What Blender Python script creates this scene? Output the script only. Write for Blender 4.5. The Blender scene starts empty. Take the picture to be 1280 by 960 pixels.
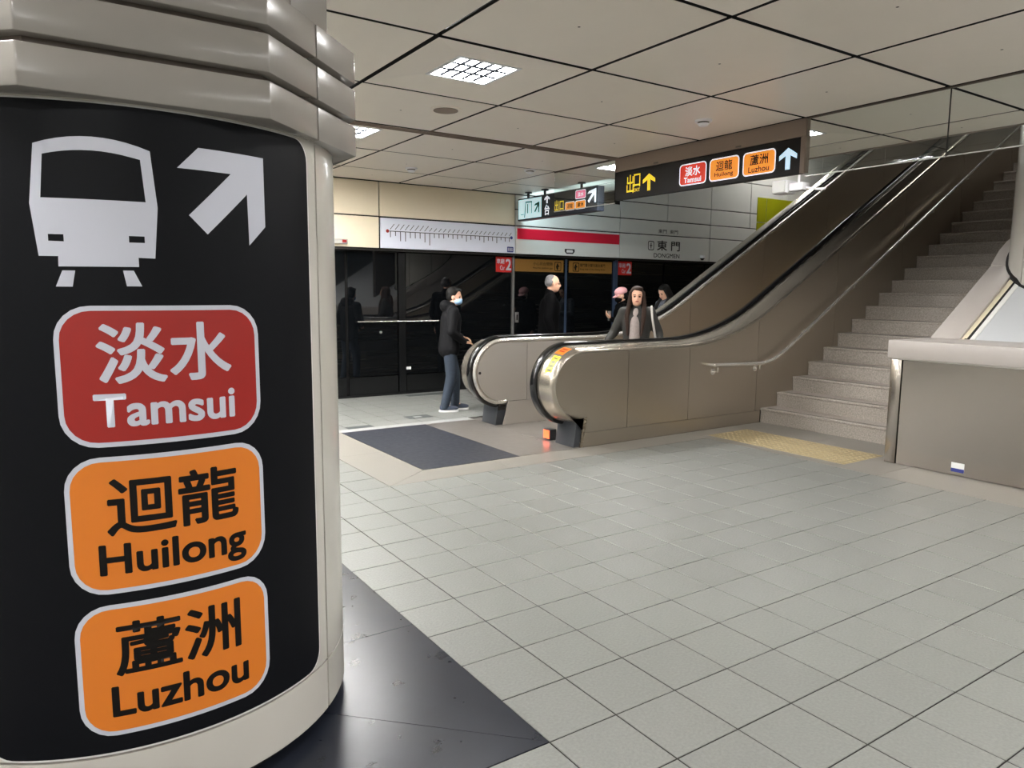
import bpy, bmesh, math, random
from math import sin, cos, pi, radians, sqrt, atan2, tan, hypot
from mathutils import Vector, Matrix

random.seed(7)
scene = bpy.context.scene
COL = scene.collection

# ------------------------------------------------------------------ camera
CAM_H = 1.54
YAW, PITCH, ROLL = 0.588541267, 0.126431504, 0.00757282949
F_PX = 913.477
fw = Vector((sin(YAW) * cos(PITCH), cos(YAW) * cos(PITCH), -sin(PITCH)))
rt = Vector((cos(YAW), -sin(YAW), 0.0))
up = rt.cross(fw)
rt, up = cos(ROLL) * rt + sin(ROLL) * up, -sin(ROLL) * rt + cos(ROLL) * up
cam_data = bpy.data.cameras.new('camera')
cam_data.sensor_width = 36.0
cam_data.lens = F_PX / 1280 * 36
cam_data.clip_start = 0.05
cam = bpy.data.objects.new('camera', cam_data)
COL.objects.link(cam)
cam.matrix_world = Matrix(((rt.x, up.x, -fw.x, 0), (rt.y, up.y, -fw.y, 0), (rt.z, up.z, -fw.z, CAM_H), (0, 0, 0, 1)))
scene.camera = cam


def project(x, y, z):
    v = Vector((x, y, z - CAM_H))
    d = v.dot(fw)
    if d < 0.05:
        return None
    return 640 + F_PX * v.dot(rt) / d, 480 - F_PX * v.dot(up) / d


# ------------------------------------------------------------------ world, exposure
world = bpy.data.worlds.new('world')
scene.world = world
world.use_nodes = True
world.node_tree.nodes['Background'].inputs['Color'].default_value = (0.02, 0.02, 0.022, 1)
world.node_tree.nodes['Background'].inputs['Strength'].default_value = 0.3
scene.view_settings.view_transform = 'Standard'
scene.view_settings.look = 'None'
scene.view_settings.gamma = 1.0
scene.view_settings.use_curve_mapping = False
scene.view_settings.exposure = -0.15
LAMP_STRENGTH = 95.0


# ------------------------------------------------------------------ materials
def lin(c):
    c = c / 255.0
    return c / 12.92 if c <= 0.04045 else ((c + 0.055) / 1.055) ** 2.4


def rgb(r, g, b):
    return (lin(r), lin(g), lin(b), 1.0)


def material(name, color, rough=0.5, metal=0.0, emit=0.0, noise=0.0, scale=20.0, stretch=(1, 1, 1), bump=0.0,
             vary=0.0, rough_noise=0.0, coat=0.0, emit_color=None, spec=None, aniso=0.0):
    m = bpy.data.materials.new(name)
    m.use_nodes = True
    nt = m.node_tree
    b = nt.nodes['Principled BSDF']
    b.inputs['Base Color'].default_value = color
    b.inputs['Roughness'].default_value = rough
    b.inputs['Metallic'].default_value = metal
    if spec is not None:
        b.inputs['Specular IOR Level'].default_value = spec
    if coat:
        b.inputs['Coat Weight'].default_value = coat
        b.inputs['Coat Roughness'].default_value = 0.08
    if emit:
        b.inputs['Emission Color'].default_value = emit_color or color
        b.inputs['Emission Strength'].default_value = emit
    need = noise or bump or rough_noise
    src = None
    if need:
        tc = nt.nodes.new('ShaderNodeTexCoord')
        mp = nt.nodes.new('ShaderNodeMapping')
        mp.inputs['Scale'].default_value = stretch
        nz = nt.nodes.new('ShaderNodeTexNoise')
        nz.inputs['Scale'].default_value = scale
        nz.inputs['Detail'].default_value = 4
        nt.links.new(tc.outputs['Object'], mp.inputs['Vector'])
        nt.links.new(mp.outputs['Vector'], nz.inputs['Vector'])
        src = nz.outputs['Fac']
    if noise or vary:
        hs = nt.nodes.new('ShaderNodeHueSaturation')
        hs.inputs['Color'].default_value = color
        val = None
        if noise:
            mr = nt.nodes.new('ShaderNodeMapRange')
            mr.inputs['From Min'].default_value = 0.25
            mr.inputs['From Max'].default_value = 0.75
            mr.inputs['To Min'].default_value = 1 - noise
            mr.inputs['To Max'].default_value = 1 + noise
            nt.links.new(src, mr.inputs['Value'])
            val = mr.outputs['Result']
        if vary:
            oi = nt.nodes.new('ShaderNodeObjectInfo')
            mr2 = nt.nodes.new('ShaderNodeMapRange')
            mr2.inputs['To Min'].default_value = 1 - vary
            mr2.inputs['To Max'].default_value = 1 + vary
            nt.links.new(oi.outputs['Random'], mr2.inputs['Value'])
            if val is not None:
                mu = nt.nodes.new('ShaderNodeMath')
                mu.operation = 'MULTIPLY'
                nt.links.new(val, mu.inputs[0])
                nt.links.new(mr2.outputs['Result'], mu.inputs[1])
                val = mu.outputs[0]
            else:
                val = mr2.outputs['Result']
        nt.links.new(val, hs.inputs['Value'])
        nt.links.new(hs.outputs['Color'], b.inputs['Base Color'])
    if rough_noise:
        mr = nt.nodes.new('ShaderNodeMapRange')
        mr.inputs['To Min'].default_value = max(0.02, rough - rough_noise)
        mr.inputs['To Max'].default_value = rough + rough_noise
        nt.links.new(src, mr.inputs['Value'])
        nt.links.new(mr.outputs['Result'], b.inputs['Roughness'])
    if bump:
        bp = nt.nodes.new('ShaderNodeBump')
        bp.inputs['Strength'].default_value = bump
        bp.inputs['Distance'].default_value = 0.002
        nt.links.new(src, bp.inputs['Height'])
        nt.links.new(bp.outputs['Normal'], b.inputs['Normal'])
    if aniso:
        b.inputs['Anisotropic'].default_value = aniso
    return m


def glass_material(name, tint=(0.93, 0.96, 0.95, 1)):
    m = bpy.data.materials.new(name)
    m.use_nodes = True
    nt = m.node_tree
    nt.nodes.remove(nt.nodes['Principled BSDF'])
    out = nt.nodes['Material Output']
    tr = nt.nodes.new('ShaderNodeBsdfTransparent')
    tr.inputs['Color'].default_value = tint
    gl = nt.nodes.new('ShaderNodeBsdfGlossy')
    gl.inputs['Roughness'].default_value = 0.01
    lw = nt.nodes.new('ShaderNodeLayerWeight')
    lw.inputs['Blend'].default_value = 0.5
    pw = nt.nodes.new('ShaderNodeMath')
    pw.operation = 'POWER'
    pw.inputs[1].default_value = 4.0
    nt.links.new(lw.outputs['Facing'], pw.inputs[0])
    fr = nt.nodes.new('ShaderNodeMapRange')
    fr.inputs['To Min'].default_value = 0.05
    fr.inputs['To Max'].default_value = 1.0
    nt.links.new(pw.outputs[0], fr.inputs['Value'])
    mx = nt.nodes.new('ShaderNodeMixShader')
    nt.links.new(fr.outputs['Result'], mx.inputs['Fac'])
    nt.links.new(tr.outputs['BSDF'], mx.inputs[1])
    nt.links.new(gl.outputs['BSDF'], mx.inputs[2])
    nt.links.new(mx.outputs['Shader'], out.inputs['Surface'])
    return m


M = dict(
    tile=material('floor_tile', rgb(112, 113, 109), 0.42, noise=0.12, scale=85, bump=1.0, vary=0.035),
    grout=material('grout', rgb(46, 43, 40), 0.9),
    border=material('border_stone', rgb(120, 116, 109), 0.4, noise=0.08, scale=90, vary=0.03),
    tactile=material('tactile_yellow', rgb(150, 135, 102), 0.5, noise=0.07, scale=40, vary=0.03),
    granite=material('dark_granite', rgb(30, 33, 41), 0.29, noise=0.12, scale=9, rough_noise=0.05, spec=0.25),
    granite_trim=material('granite_joint', rgb(150, 150, 148), 0.6),
    dark_strip=material('dark_strip', rgb(58, 62, 62), 0.5, noise=0.1, scale=50),
    light_strip=material('light_strip', rgb(146, 146, 145), 0.4),
    ceiling=material('ceiling_panel', rgb(238, 229, 218), 0.34, noise=0.015, scale=4, vary=0.012),
    ceiling_gap=material('ceiling_gap', rgb(14, 11, 9), 0.9),
    wall_cream=material('wall_cream', rgb(228, 215, 190), 0.35, noise=0.02, scale=5),
    wall_pale=material('wall_pale', rgb(228, 228, 224), 0.3, noise=0.02, scale=5),
    wall_gap=material('wall_gap', rgb(26, 22, 19), 0.8),
    wall_grey=material('wall_grey', rgb(176, 174, 168), 0.4, noise=0.02, scale=5),
    brown=material('fascia_brown', rgb(128, 112, 100), 0.45, noise=0.03, scale=8),
    dark_wall=material('shaft_dark', rgb(72, 62, 54), 0.8, noise=0.05, scale=6),
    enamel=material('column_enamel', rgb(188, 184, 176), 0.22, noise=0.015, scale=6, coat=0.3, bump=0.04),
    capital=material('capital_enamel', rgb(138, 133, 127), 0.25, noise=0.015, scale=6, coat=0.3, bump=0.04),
    enamel_dark=material('column_groove', rgb(88, 78, 70), 0.5),
    black_gap=material('black_gap', rgb(16, 14, 13), 0.8),
    poster=material('poster_black', rgb(11, 12, 16), 0.5, spec=0.12),
    poster_edge=material('poster_edge', rgb(205, 204, 202), 0.4),
    print_white=material('print_white', rgb(186, 188, 199), 0.4),
    print_red=material('print_red', rgb(146, 24, 16), 0.4),
    print_orange=material('print_orange', rgb(206, 114, 28), 0.4),
    print_black=material('print_black', rgb(10, 7, 6), 0.45, spec=0.2),
    steel=material('brushed_steel', rgb(176, 167, 153), 0.30, 0.85, rough_noise=0.03, scale=2, stretch=(0.3, 0.3, 12)),
    steel_dark=material('brushed_steel_dark', rgb(170, 158, 140), 0.27, 0.9, rough_noise=0.03, scale=2, stretch=(0.3, 0.3, 12)),
    steel_mid=material('satin_steel_mid', rgb(186, 174, 158), 0.4, 0.75, rough_noise=0.04, scale=2, stretch=(0.3, 0.3, 12)),
    steel_pale=material('satin_steel', rgb(204, 199, 193), 0.38, 0.55, rough_noise=0.03, scale=2, stretch=(0.3, 0.3, 12)),
    steel_block=material('block_steel', rgb(152, 145, 137), 0.2, 1.0),
    chrome=material('polished_steel', rgb(224, 220, 212), 0.24, 0.75),
    landing=material('landing_steel', rgb(128, 123, 117), 0.3, 0.4, noise=0.04, scale=12, rough_noise=0.06),
    plate=material('landing_plate', rgb(42, 44, 51), 0.38, 0.0, noise=0.06, scale=20, rough_noise=0.08),  # reflection of the black platform doors put into the colour
    deck=material('deck_steel', rgb(178, 170, 157), 0.24, 0.85),
    rubber=material('handrail_rubber', rgb(14, 14, 15), 0.16, coat=0.4),
    plastic_dark=material('dark_plastic', rgb(52, 55, 60), 0.3),
    stair=material('stair_granite', rgb(150, 142, 134), 0.6, noise=0.34, scale=70, vary=0.02, bump=0.1),
    stair_groove=material('stair_groove', rgb(60, 54, 48), 0.8),
    marble=material('white_stone', rgb(180, 173, 168), 0.35, noise=0.02, scale=8),
    white_panel=material('white_panel', rgb(198, 200, 203), 0.3),
    psd_glass=material('platform_door_glass', rgb(9, 11, 13), 0.02, spec=1.0, noise=0.02, scale=2),
    psd_frame=material('platform_door_frame', rgb(16, 17, 18), 0.25, 0.2),
    mullion=material('door_mullion', rgb(84, 100, 128), 0.3, 0.6),
    metal_light=material('light_metal', rgb(190, 190, 188), 0.3, 0.8),
    red_band=material('red_band', rgb(226, 32, 62), 0.35),
    ochre=material('ochre_banner', rgb(138, 98, 42), 0.5, emit=0.05),
    red_sign=material('red_sign', rgb(170, 28, 24), 0.4, emit=0.12),
    map_blue=material('map_board', rgb(216, 219, 232), 0.35),
    ink=material('sign_ink', rgb(34, 30, 30), 0.5),
    ink_pale=material('sign_ink_pale', rgb(120, 118, 128), 0.5),
    lime=material('lime_panel', rgb(168, 170, 24), 0.4, noise=0.05, scale=3),
    sign_black=material('sign_black', rgb(22, 20, 21), 0.45, spec=0.2),
    lit_white=material('lit_white', rgb(240, 244, 255), 0.4, emit=0.75),
    lit_blue=material('lit_pale_blue', rgb(196, 226, 246), 0.4, emit=0.75),
    lit_red=material('lit_red', rgb(206, 52, 28), 0.4, emit=0.55),
    lit_orange=material('lit_orange', rgb(248, 150, 46), 0.4, emit=0.6),
    lit_yellow=material('lit_yellow', rgb(250, 216, 40), 0.4, emit=0.65),
    lit_pink=material('lit_pink', rgb(236, 110, 150), 0.4, emit=0.6),
    lit_panel=material('lit_sign_panel', rgb(200, 232, 238), 0.4, emit=0.65),
    lit_back=material('lit_sign_back', rgb(214, 244, 252), 0.4, emit=11.0),
    lit_green=material('lit_green', rgb(16, 96, 78), 0.4, emit=0.06),
    lit_dark=material('lit_dark_panel', rgb(30, 36, 46), 0.4),
    indicator=material('orange_indicator', rgb(255, 92, 52), 0.4, emit=2.2),
    diffuser=material('lamp_diffuser', rgb(255, 252, 245), 0.5, emit=LAMP_STRENGTH, emit_color=(1.0, 0.99, 0.97, 1)),
    diffuser_platform=material('platform_lamp_diffuser', rgb(255, 252, 245), 0.5, emit=LAMP_STRENGTH * 2.4, emit_color=(1.0, 0.99, 0.97, 1)),
    tube=material('fill_tube_lamp', rgb(255, 252, 245), 0.5, emit=60.0),  # glow of the unseen added fill tubes
    louver=material('louver_white', rgb(236, 236, 240), 0.3),
    blade=material('louver_blade', rgb(26, 28, 33), 0.5, spec=0.1),
    sticker_yellow=material('sticker_yellow', rgb(240, 226, 20), 0.4),
    sticker_orange=material('sticker_orange', rgb(232, 120, 30), 0.4),
    sticker_white=material('sticker_white', rgb(230, 230, 228), 0.4),
    sticker_blue=material('sticker_blue', rgb(40, 48, 120), 0.4),
    cctv=material('camera_housing', rgb(246, 245, 248), 0.35),
    glass=glass_material('barrier_glass'),
    glass_edge=material('glass_edge', rgb(150, 160, 156), 0.2),
    skin=material('skin', rgb(226, 176, 148), 0.5, noise=0.03, scale=20),
    lips=material('lips', rgb(176, 92, 84), 0.45),
    eye=material('eye_dark', rgb(28, 20, 18), 0.2),
    hair_black=material('hair_black', rgb(14, 12, 11), 0.65, spec=0.25, noise=0.3, scale=60, stretch=(4, 4, 0.5)),
    hair_brown=material('hair_brown', rgb(46, 30, 22), 0.65, spec=0.25, noise=0.3, scale=60, stretch=(4, 4, 0.5)),
    hair_grey=material('hair_grey', rgb(110, 108, 110), 0.5, noise=0.3, scale=60),
    jacket_black=material('jacket_black', rgb(17, 17, 19), 0.8, spec=0.15, noise=0.15, scale=30, bump=0.3),
    cloth_black=material('cloth_black', rgb(5, 5, 6), 0.9, spec=0.08, noise=0.1, scale=30),
    jeans=material('jeans_blue', rgb(38, 48, 61), 0.8, noise=0.2, scale=40, bump=0.3),
    mask=material('mask_blue', rgb(150, 186, 220), 0.7),
    shoe=material('shoe_navy', rgb(58, 66, 84), 0.6),
    sole=material('sole_white', rgb(228, 228, 228), 0.6),
    coat_grey=material('coat_grey', rgb(40, 39, 36), 0.8, noise=0.1, scale=20),
    top_taupe=material('top_taupe', rgb(150, 138, 134), 0.8, noise=0.15, scale=40),
    bag_white=material('bag_white', rgb(176, 172, 166), 0.6),
    cap_pink=material('cap_pink', rgb(226, 166, 168), 0.7),
    jacket_pattern=material('jacket_pattern', rgb(92, 94, 102), 0.8, noise=0.7, scale=26),
)


# ------------------------------------------------------------------ object helpers
def empty(name, loc=(0, 0, 0), rz=0.0):
    o = bpy.data.objects.new(name, None)
    COL.objects.link(o)
    o.location = loc
    o.rotation_euler = (0, 0, rz)
    o.empty_display_size = 0.1
    return o


def tag(o, label, category, group=None):
    o['label'] = label
    o['category'] = category
    if group:
        o['group'] = group
    return o


def structure(o):
    o['kind'] = 'structure'
    return o


def thing(name, label, category, loc=(0, 0, 0), group=None):
    return tag(empty(name, loc), label, category, group)


def base_of(o):
    """World matrix of an (unrotated) chain of parents."""
    m = Matrix.Identity(4)
    chain = []
    while o is not None:
        chain.append(o)
        o = o.parent
    for p in reversed(chain):
        m = m @ p.matrix_parent_inverse @ Matrix.LocRotScale(p.location, p.rotation_euler, p.scale)
    return m


def adopt(o, parent):
    """Parent o, keeping its mesh where it was modelled."""
    if parent is not None:
        o.parent = parent
        o.matrix_parent_inverse = base_of(parent).inverted()
    return o


def link_mesh(name, me, mats, parent=None):
    if not isinstance(mats, (list, tuple)):
        mats = [mats]
    if not me.materials:
        for m in mats:
            me.materials.append(m)
    o = bpy.data.objects.new(name, me)
    COL.objects.link(o)
    return adopt(o, parent)


def finish(name, bm, mats, parent=None, smooth=False, recalc=True):
    if recalc:
        bmesh.ops.recalc_face_normals(bm, faces=bm.faces[:])
    me = bpy.data.meshes.new(name)
    bm.to_mesh(me)
    bm.free()
    if smooth:
        me.shade_smooth()
        if smooth != 'all':
            try:
                me.set_sharp_from_angle(angle=radians(smooth if smooth is not True else 35))
            except Exception:
                pass
    return link_mesh(name, me, mats, parent)


def add_box(bm, x0, x1, y0, y1, z0, z1, mi=0):
    vs = [bm.verts.new(p) for p in ((x0, y0, z0), (x1, y0, z0), (x1, y1, z0), (x0, y1, z0),
                                    (x0, y0, z1), (x1, y0, z1), (x1, y1, z1), (x0, y1, z1))]
    fs = []
    for f in ((0, 3, 2, 1), (4, 5, 6, 7), (0, 1, 5, 4), (1, 2, 6, 5), (2, 3, 7, 6), (3, 0, 4, 7)):
        fc = bm.faces.new([vs[i] for i in f])
        fc.material_index = mi
        fs.append(fc)
    return vs


def box(name, x0, x1, y0, y1, z0, z1, m, parent=None, bevel=0.0, seg=2):
    bm = bmesh.new()
    add_box(bm, x0, x1, y0, y1, z0, z1)
    if bevel:
        bmesh.ops.bevel(bm, geom=bm.edges[:], offset=bevel, segments=seg, profile=0.5, affect='EDGES')
    return finish(name, bm, m, parent, smooth=30 if bevel else False)


def prism(name, pts, axis, a0, a1, m, parent=None, bevel=0.0, smooth=False):
    """Outline pts in a plane, extruded along axis 'x' 'y' or 'z' from a0 to a1."""
    bm = bmesh.new()

    def P(p, a):
        if axis == 'y':
            return (p[0], a, p[1])
        if axis == 'x':
            return (a, p[0], p[1])
        return (p[0], p[1], a)
    v0 = [bm.verts.new(P(p, a0)) for p in pts]
    v1 = [bm.verts.new(P(p, a1)) for p in pts]
    n = len(pts)
    bm.faces.new(v0)
    bm.faces.new(list(reversed(v1)))
    for i in range(n):
        j = (i + 1) % n
        bm.faces.new((v0[i], v0[j], v1[j], v1[i]))
    if bevel:
        bmesh.ops.recalc_face_normals(bm, faces=bm.faces[:])
        bmesh.ops.bevel(bm, geom=bm.edges[:], offset=bevel, segments=2, profile=0.5, affect='EDGES')
    return finish(name, bm, m, parent, smooth=smooth or (30 if bevel else False))


def add_tube(bm, pts, r, seg=10, cap=True, mi=0):
    pts = [Vector(p) for p in pts]
    rings = []
    n = len(pts)
    prev_n = None
    for i, p in enumerate(pts):
        t = (pts[min(i + 1, n - 1)] - pts[max(i - 1, 0)]).normalized()
        ref = Vector((0, 0, 1)) if abs(t.z) < 0.95 else Vector((1, 0, 0))
        a = t.cross(ref).normalized() if prev_n is None else (prev_n - t * prev_n.dot(t)).normalized()
        prev_n = a
        b = t.cross(a)
        rr = r[i] if isinstance(r, (list, tuple)) else r
        rings.append([bm.verts.new(p + rr * (cos(2 * pi * k / seg) * a + sin(2 * pi * k / seg) * b)) for k in range(seg)])
    for i in range(n - 1):
        for k in range(seg):
            f = bm.faces.new((rings[i][k], rings[i][(k + 1) % seg], rings[i + 1][(k + 1) % seg], rings[i + 1][k]))
            f.material_index = mi
    if cap:
        bm.faces.new(rings[0]).material_index = mi
        bm.faces.new(list(reversed(rings[-1]))).material_index = mi


def tube(name, pts, r, m, parent=None, seg=12):
    bm = bmesh.new()
    add_tube(bm, pts, r, seg)
    return finish(name, bm, m, parent, smooth=40)


def disc_solid(name, c, r, h, m, parent=None, seg=28, r2=None):
    """Short vertical cylinder hanging down from c (height h, may taper to r2)."""
    bm = bmesh.new()
    r2 = r if r2 is None else r2
    a = [bm.verts.new((c[0] + r * cos(2 * pi * k / seg), c[1] + r * sin(2 * pi * k / seg), c[2])) for k in range(seg)]
    b = [bm.verts.new((c[0] + r2 * cos(2 * pi * k / seg), c[1] + r2 * sin(2 * pi * k / seg), c[2] - h)) for k in range(seg)]
    bm.faces.new(a)
    bm.faces.new(list(reversed(b)))
    for k in range(seg):
        bm.faces.new((a[k], a[(k + 1) % seg], b[(k + 1) % seg], b[k]))
    return finish(name, bm, m, parent, smooth=40)


# flat print: 2-D outlines and lettering in (u, v) metres, then laid on a plane or on the column
def poly2d(pts, holes=()):
    bm = bmesh.new()
    if not holes:
        bm.faces.new([bm.verts.new((p[0], p[1], 0)) for p in pts])
        bm.normal_update()
        if bm.faces[:][0].normal.z < 0:
            bmesh.ops.reverse_faces(bm, faces=bm.faces[:])
        bmesh.ops.triangulate(bm, faces=bm.faces[:], ngon_method='EAR_CLIP')
        return bm
    edges = []
    for loop in [pts] + list(holes):
        vs = [bm.verts.new((p[0], p[1], 0)) for p in loop]
        for i in range(len(vs)):
            edges.append(bm.edges.new((vs[i], vs[(i + 1) % len(vs)])))
    bmesh.ops.triangle_fill(bm, use_beauty=True, use_dissolve=False, edges=edges)
    return bm


def rrect(u0, u1, v0, v1, r, seg=6):
    pts = []
    for cu, cv, a in ((u1 - r, v1 - r, 0), (u0 + r, v1 - r, 90), (u0 + r, v0 + r, 180), (u1 - r, v0 + r, 270)):
        for k in range(seg + 1):
            t = radians(a + 90 * k / seg)
            pts.append((cu + r * cos(t), cv + r * sin(t)))
    return pts


def text2d(s, u0, u1, v0, v1, bold=0.012, keep=False, res=3):
    """Lettering stretched to fill the box u0..u1, v0..v1 (keep: keep its aspect, centred)."""
    cu = bpy.data.curves.new('lettering', 'FONT')
    cu.body = s
    cu.size = 1.0
    cu.resolution_u = res
    cu.fill_mode = 'FRONT'
    o = bpy.data.objects.new('lettering', cu)
    COL.objects.link(o)
    dg = bpy.context.evaluated_depsgraph_get()
    me = bpy.data.meshes.new_from_object(o.evaluated_get(dg))
    bpy.data.objects.remove(o)
    bpy.data.curves.remove(cu)
    bm = bmesh.new()
    bm.from_mesh(me)
    bpy.data.meshes.remove(me)
    if not bm.verts:
        return bm
    xs = [v.co.x for v in bm.verts]
    ys = [v.co.y for v in bm.verts]
    a, b, c, d = min(xs), max(xs), min(ys), max(ys)
    su = (u1 - u0) / max(b - a, 1e-6)
    sv = (v1 - v0) / max(d - c, 1e-6)
    if keep:
        su = sv = min(su, sv)
    mu, mv = (u0 + u1) / 2, (v0 + v1) / 2
    for v in bm.verts:
        v.co = Vector((mu + (v.co.x - (a + b) / 2) * su, mv + (v.co.y - (c + d) / 2) * sv, 0))
    if bold > 0.004:
        ru, rv = bold * su, bold * sv
        src = bpy.data.meshes.new('lettering')
        bm.to_mesh(src)
        n = 8 if res > 3 else 4
        for k in range(n):
            a0 = len(bm.verts)
            bm.from_mesh(src)
            bm.verts.ensure_lookup_table()
            for v in bm.verts[a0:]:
                v.co += Vector((ru * cos(2 * pi * (k + 0.5) / n), rv * sin(2 * pi * (k + 0.5) / n), 0.00003 * (k + 1)))
        bpy.data.meshes.remove(src)
    return bm


def lay(name, bm, origin, U, V, m, parent=None, lift=0.0):
    """Lay a 2-D bmesh on the plane origin + u U + v V, lifted along its outward normal U x V."""
    origin, U, V = Vector(origin), Vector(U), Vector(V)
    N = U.cross(V).normalized()
    for v in bm.verts:
        v.co = origin + U * v.co.x + V * v.co.y + N * (lift + v.co.z)
    o = finish(name, bm, m, parent, recalc=False)
    return o


def copy_tree(o, parent=None, offset=Vector((0, 0, 0))):
    kids = list(o.children)
    c = o.copy()
    COL.objects.link(c)
    if parent is not None:
        c.parent = parent
    else:
        c.location = o.location + offset
    for k in kids:
        copy_tree(k, c)
    return c


# ================================================================== SETTING
ZC = 3.056          # ceiling
YB = 9.80           # platform wall (upper panels)
T = 0.304259        # floor tile pitch
TX, TY = 1.416, 1.872
PX, PY, PITCHC = 3.376, 4.09, 1.2   # ceiling grid lines

# ---- floor -----------------------------------------------------------------
floor = box('floor', -9, 18, -9, YB + 0.6, -0.12, -0.008, M['grout'])
structure(floor)


def tile_mesh(name, w, d, h=0.012, bev=0.0022):
    bm = bmesh.new()
    add_box(bm, -w / 2, w / 2, -d / 2, d / 2, -h, 0)
    top = [e for e in bm.edges if all(abs(v.co.z) < 1e-6 for v in e.verts)]
    bmesh.ops.bevel(bm, geom=top, offset=bev, segments=1, affect='EDGES')
    bmesh.ops.recalc_face_normals(bm, faces=bm.faces[:])
    for f in bm.faces:
        if abs(f.normal.z) < 0.3:
            f.material_index = 1
    me = bpy.data.meshes.new(name)
    bm.to_mesh(me)
    bm.free()
    return me


GR = (TX - 7 * T, TX, TY, TY + 7 * T)          # dark granite square around the column


def is_tiled(cx, cy):
    if GR[0] < cx < GR[1] and GR[2] < cy < GR[3]:
        return False
    if cy > 7.80:
        return True
    if cx > 2.329 and 5.219 < cy:
        return False
    if cx > 5.98 and cy > -9:
        return False
    if 7.5 < cy < 7.8:
        return False
    return True


tiles = []
for i in range(-34, 45):
    for j in range(-35, 28):
        cx, cy = TX + (i + 0.5) * T, TY + (j + 0.5) * T
        if cy > YB + 0.2 or cx > 13:
            continue
        if not is_tiled(cx, cy):
            continue
        c = [project(cx + a * T / 2, cy + b * T / 2, 0) for a, b in ((-1, -1), (1, -1), (1, 1), (-1, 1))]
        area = 0.0
        if all(c):
            vis = any(0 <= p[0] <= 1280 and 0 <= p[1] <= 960 for p in c)
            ctr = project(cx, cy, 0)
            hidden = ctr[0] < 395 or (ctr[0] > 600 and ctr[1] < 540)
            if vis and not hidden:
                area = abs(sum(c[k][0] * c[(k + 1) % 4][1] - c[(k + 1) % 4][0] * c[k][1] for k in range(4))) / 2
        tiles.append((area, cx, cy))
tiles.sort(reverse=True)
tm = tile_mesh('tile', T - 0.005, T - 0.005)
tm.materials.append(M['tile'])
tm.materials.append(M['grout'])
for area, cx, cy in tiles[:300]:
    if area <= 0:
        break
    o = bpy.data.objects.new('tile', tm)
    COL.objects.link(o)
    o.location = (cx, cy, random.uniform(-0.0004, 0.0004))
    adopt(o, floor)
bm = bmesh.new()
rest = [t for k, t in enumerate(tiles) if k >= 300 or t[0] <= 0]
for area, cx, cy in rest:
    h = (T - 0.005) / 2
    add_box(bm, cx - h, cx + h, cy - h, cy + h, -0.012, 0)
o = finish('tile_field', bm, M['tile'], floor)
o['kind'] = 'stuff'

# dark granite slabs around the column: mitred at the corners, joint at the middle of each side
gx, gy = (GR[0] + GR[1]) / 2, (GR[2] + GR[3]) / 2
g = 0.0025
inner = 0.35
corn = [(GR[0], GR[2]), (GR[1], GR[2]), (GR[1], GR[3]), (GR[0], GR[3])]
for k in range(4):
    A, B = Vector(corn[k] + (0,)), Vector(corn[(k + 1) % 4] + (0,))
    mid = (A + B) / 2
    ctr = Vector((gx, gy, 0))
    for (p, q) in ((A, mid), (mid, B)):
        pi_ = ctr + (p - ctr) * (inner if p is not mid else inner)
        qi_ = ctr + (q - ctr) * inner
        quad = [p, q, qi_, pi_]
        cen = sum(quad, Vector()) / 4
        quad = [v + (cen - v).normalized() * g for v in quad]
        prism('granite_slab', [(v.x, v.y) for v in quad], 'z', -0.012, 0.0005, M['granite'], floor)


def slabs(name, x0, x1, y0, y1, n, axis, m, gap=0.004, parent=None, top=0.0):
    for k in range(n):
        if axis == 'x':
            a, b = x0 + (x1 - x0) * k / n, x0 + (x1 - x0) * (k + 1) / n
            box(name, a + gap / 2, b - gap / 2, y0 + gap / 2, y1 - gap / 2, -0.012, top, m, parent or floor)
        else:
            a, b = y0 + (y1 - y0) * k / n, y0 + (y1 - y0) * (k + 1) / n
            box(name, x0 + gap / 2, x1 - gap / 2, a + gap / 2, b - gap / 2, -0.012, top, m, parent or floor)


# border stones round the escalator landing and along the stair foot
prism('border_stone', [(2.331, 5.222), (2.788, 5.552), (2.788, 6.40), (2.331, 6.40)], 'z', -0.012, 0, M['border'], floor)
slabs('border_stone', 2.329, 2.79, 6.40, 7.51, 1, 'y', M['border'])
prism('border_stone', [(2.336, 5.221), (3.50, 5.221), (3.50, 5.55), (2.793, 5.55)], 'z', -0.012, 0, M['border'], floor)
slabs('border_stone', 3.50, 5.98, 5.219, 5.552, 2, 'x', M['border'])
slabs('border_stone', 5.98, 7.30, 5.33, 5.552, 1, 'x', M['border'])
slabs('border_stone', 5.98, 6.12, 3.73, 5.33, 1, 'y', M['border'])
slabs('border_stone', 6.78, 7.30, 3.60, 5.33, 2, 'y', M['border'])
slabs('border_stone', 5.98, 6.78, 3.35, 3.73, 1, 'y', M['border'])
slabs('border_stone', 5.98, 6.60, -8.65, 3.35, 10, 'y', M['border'])
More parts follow.
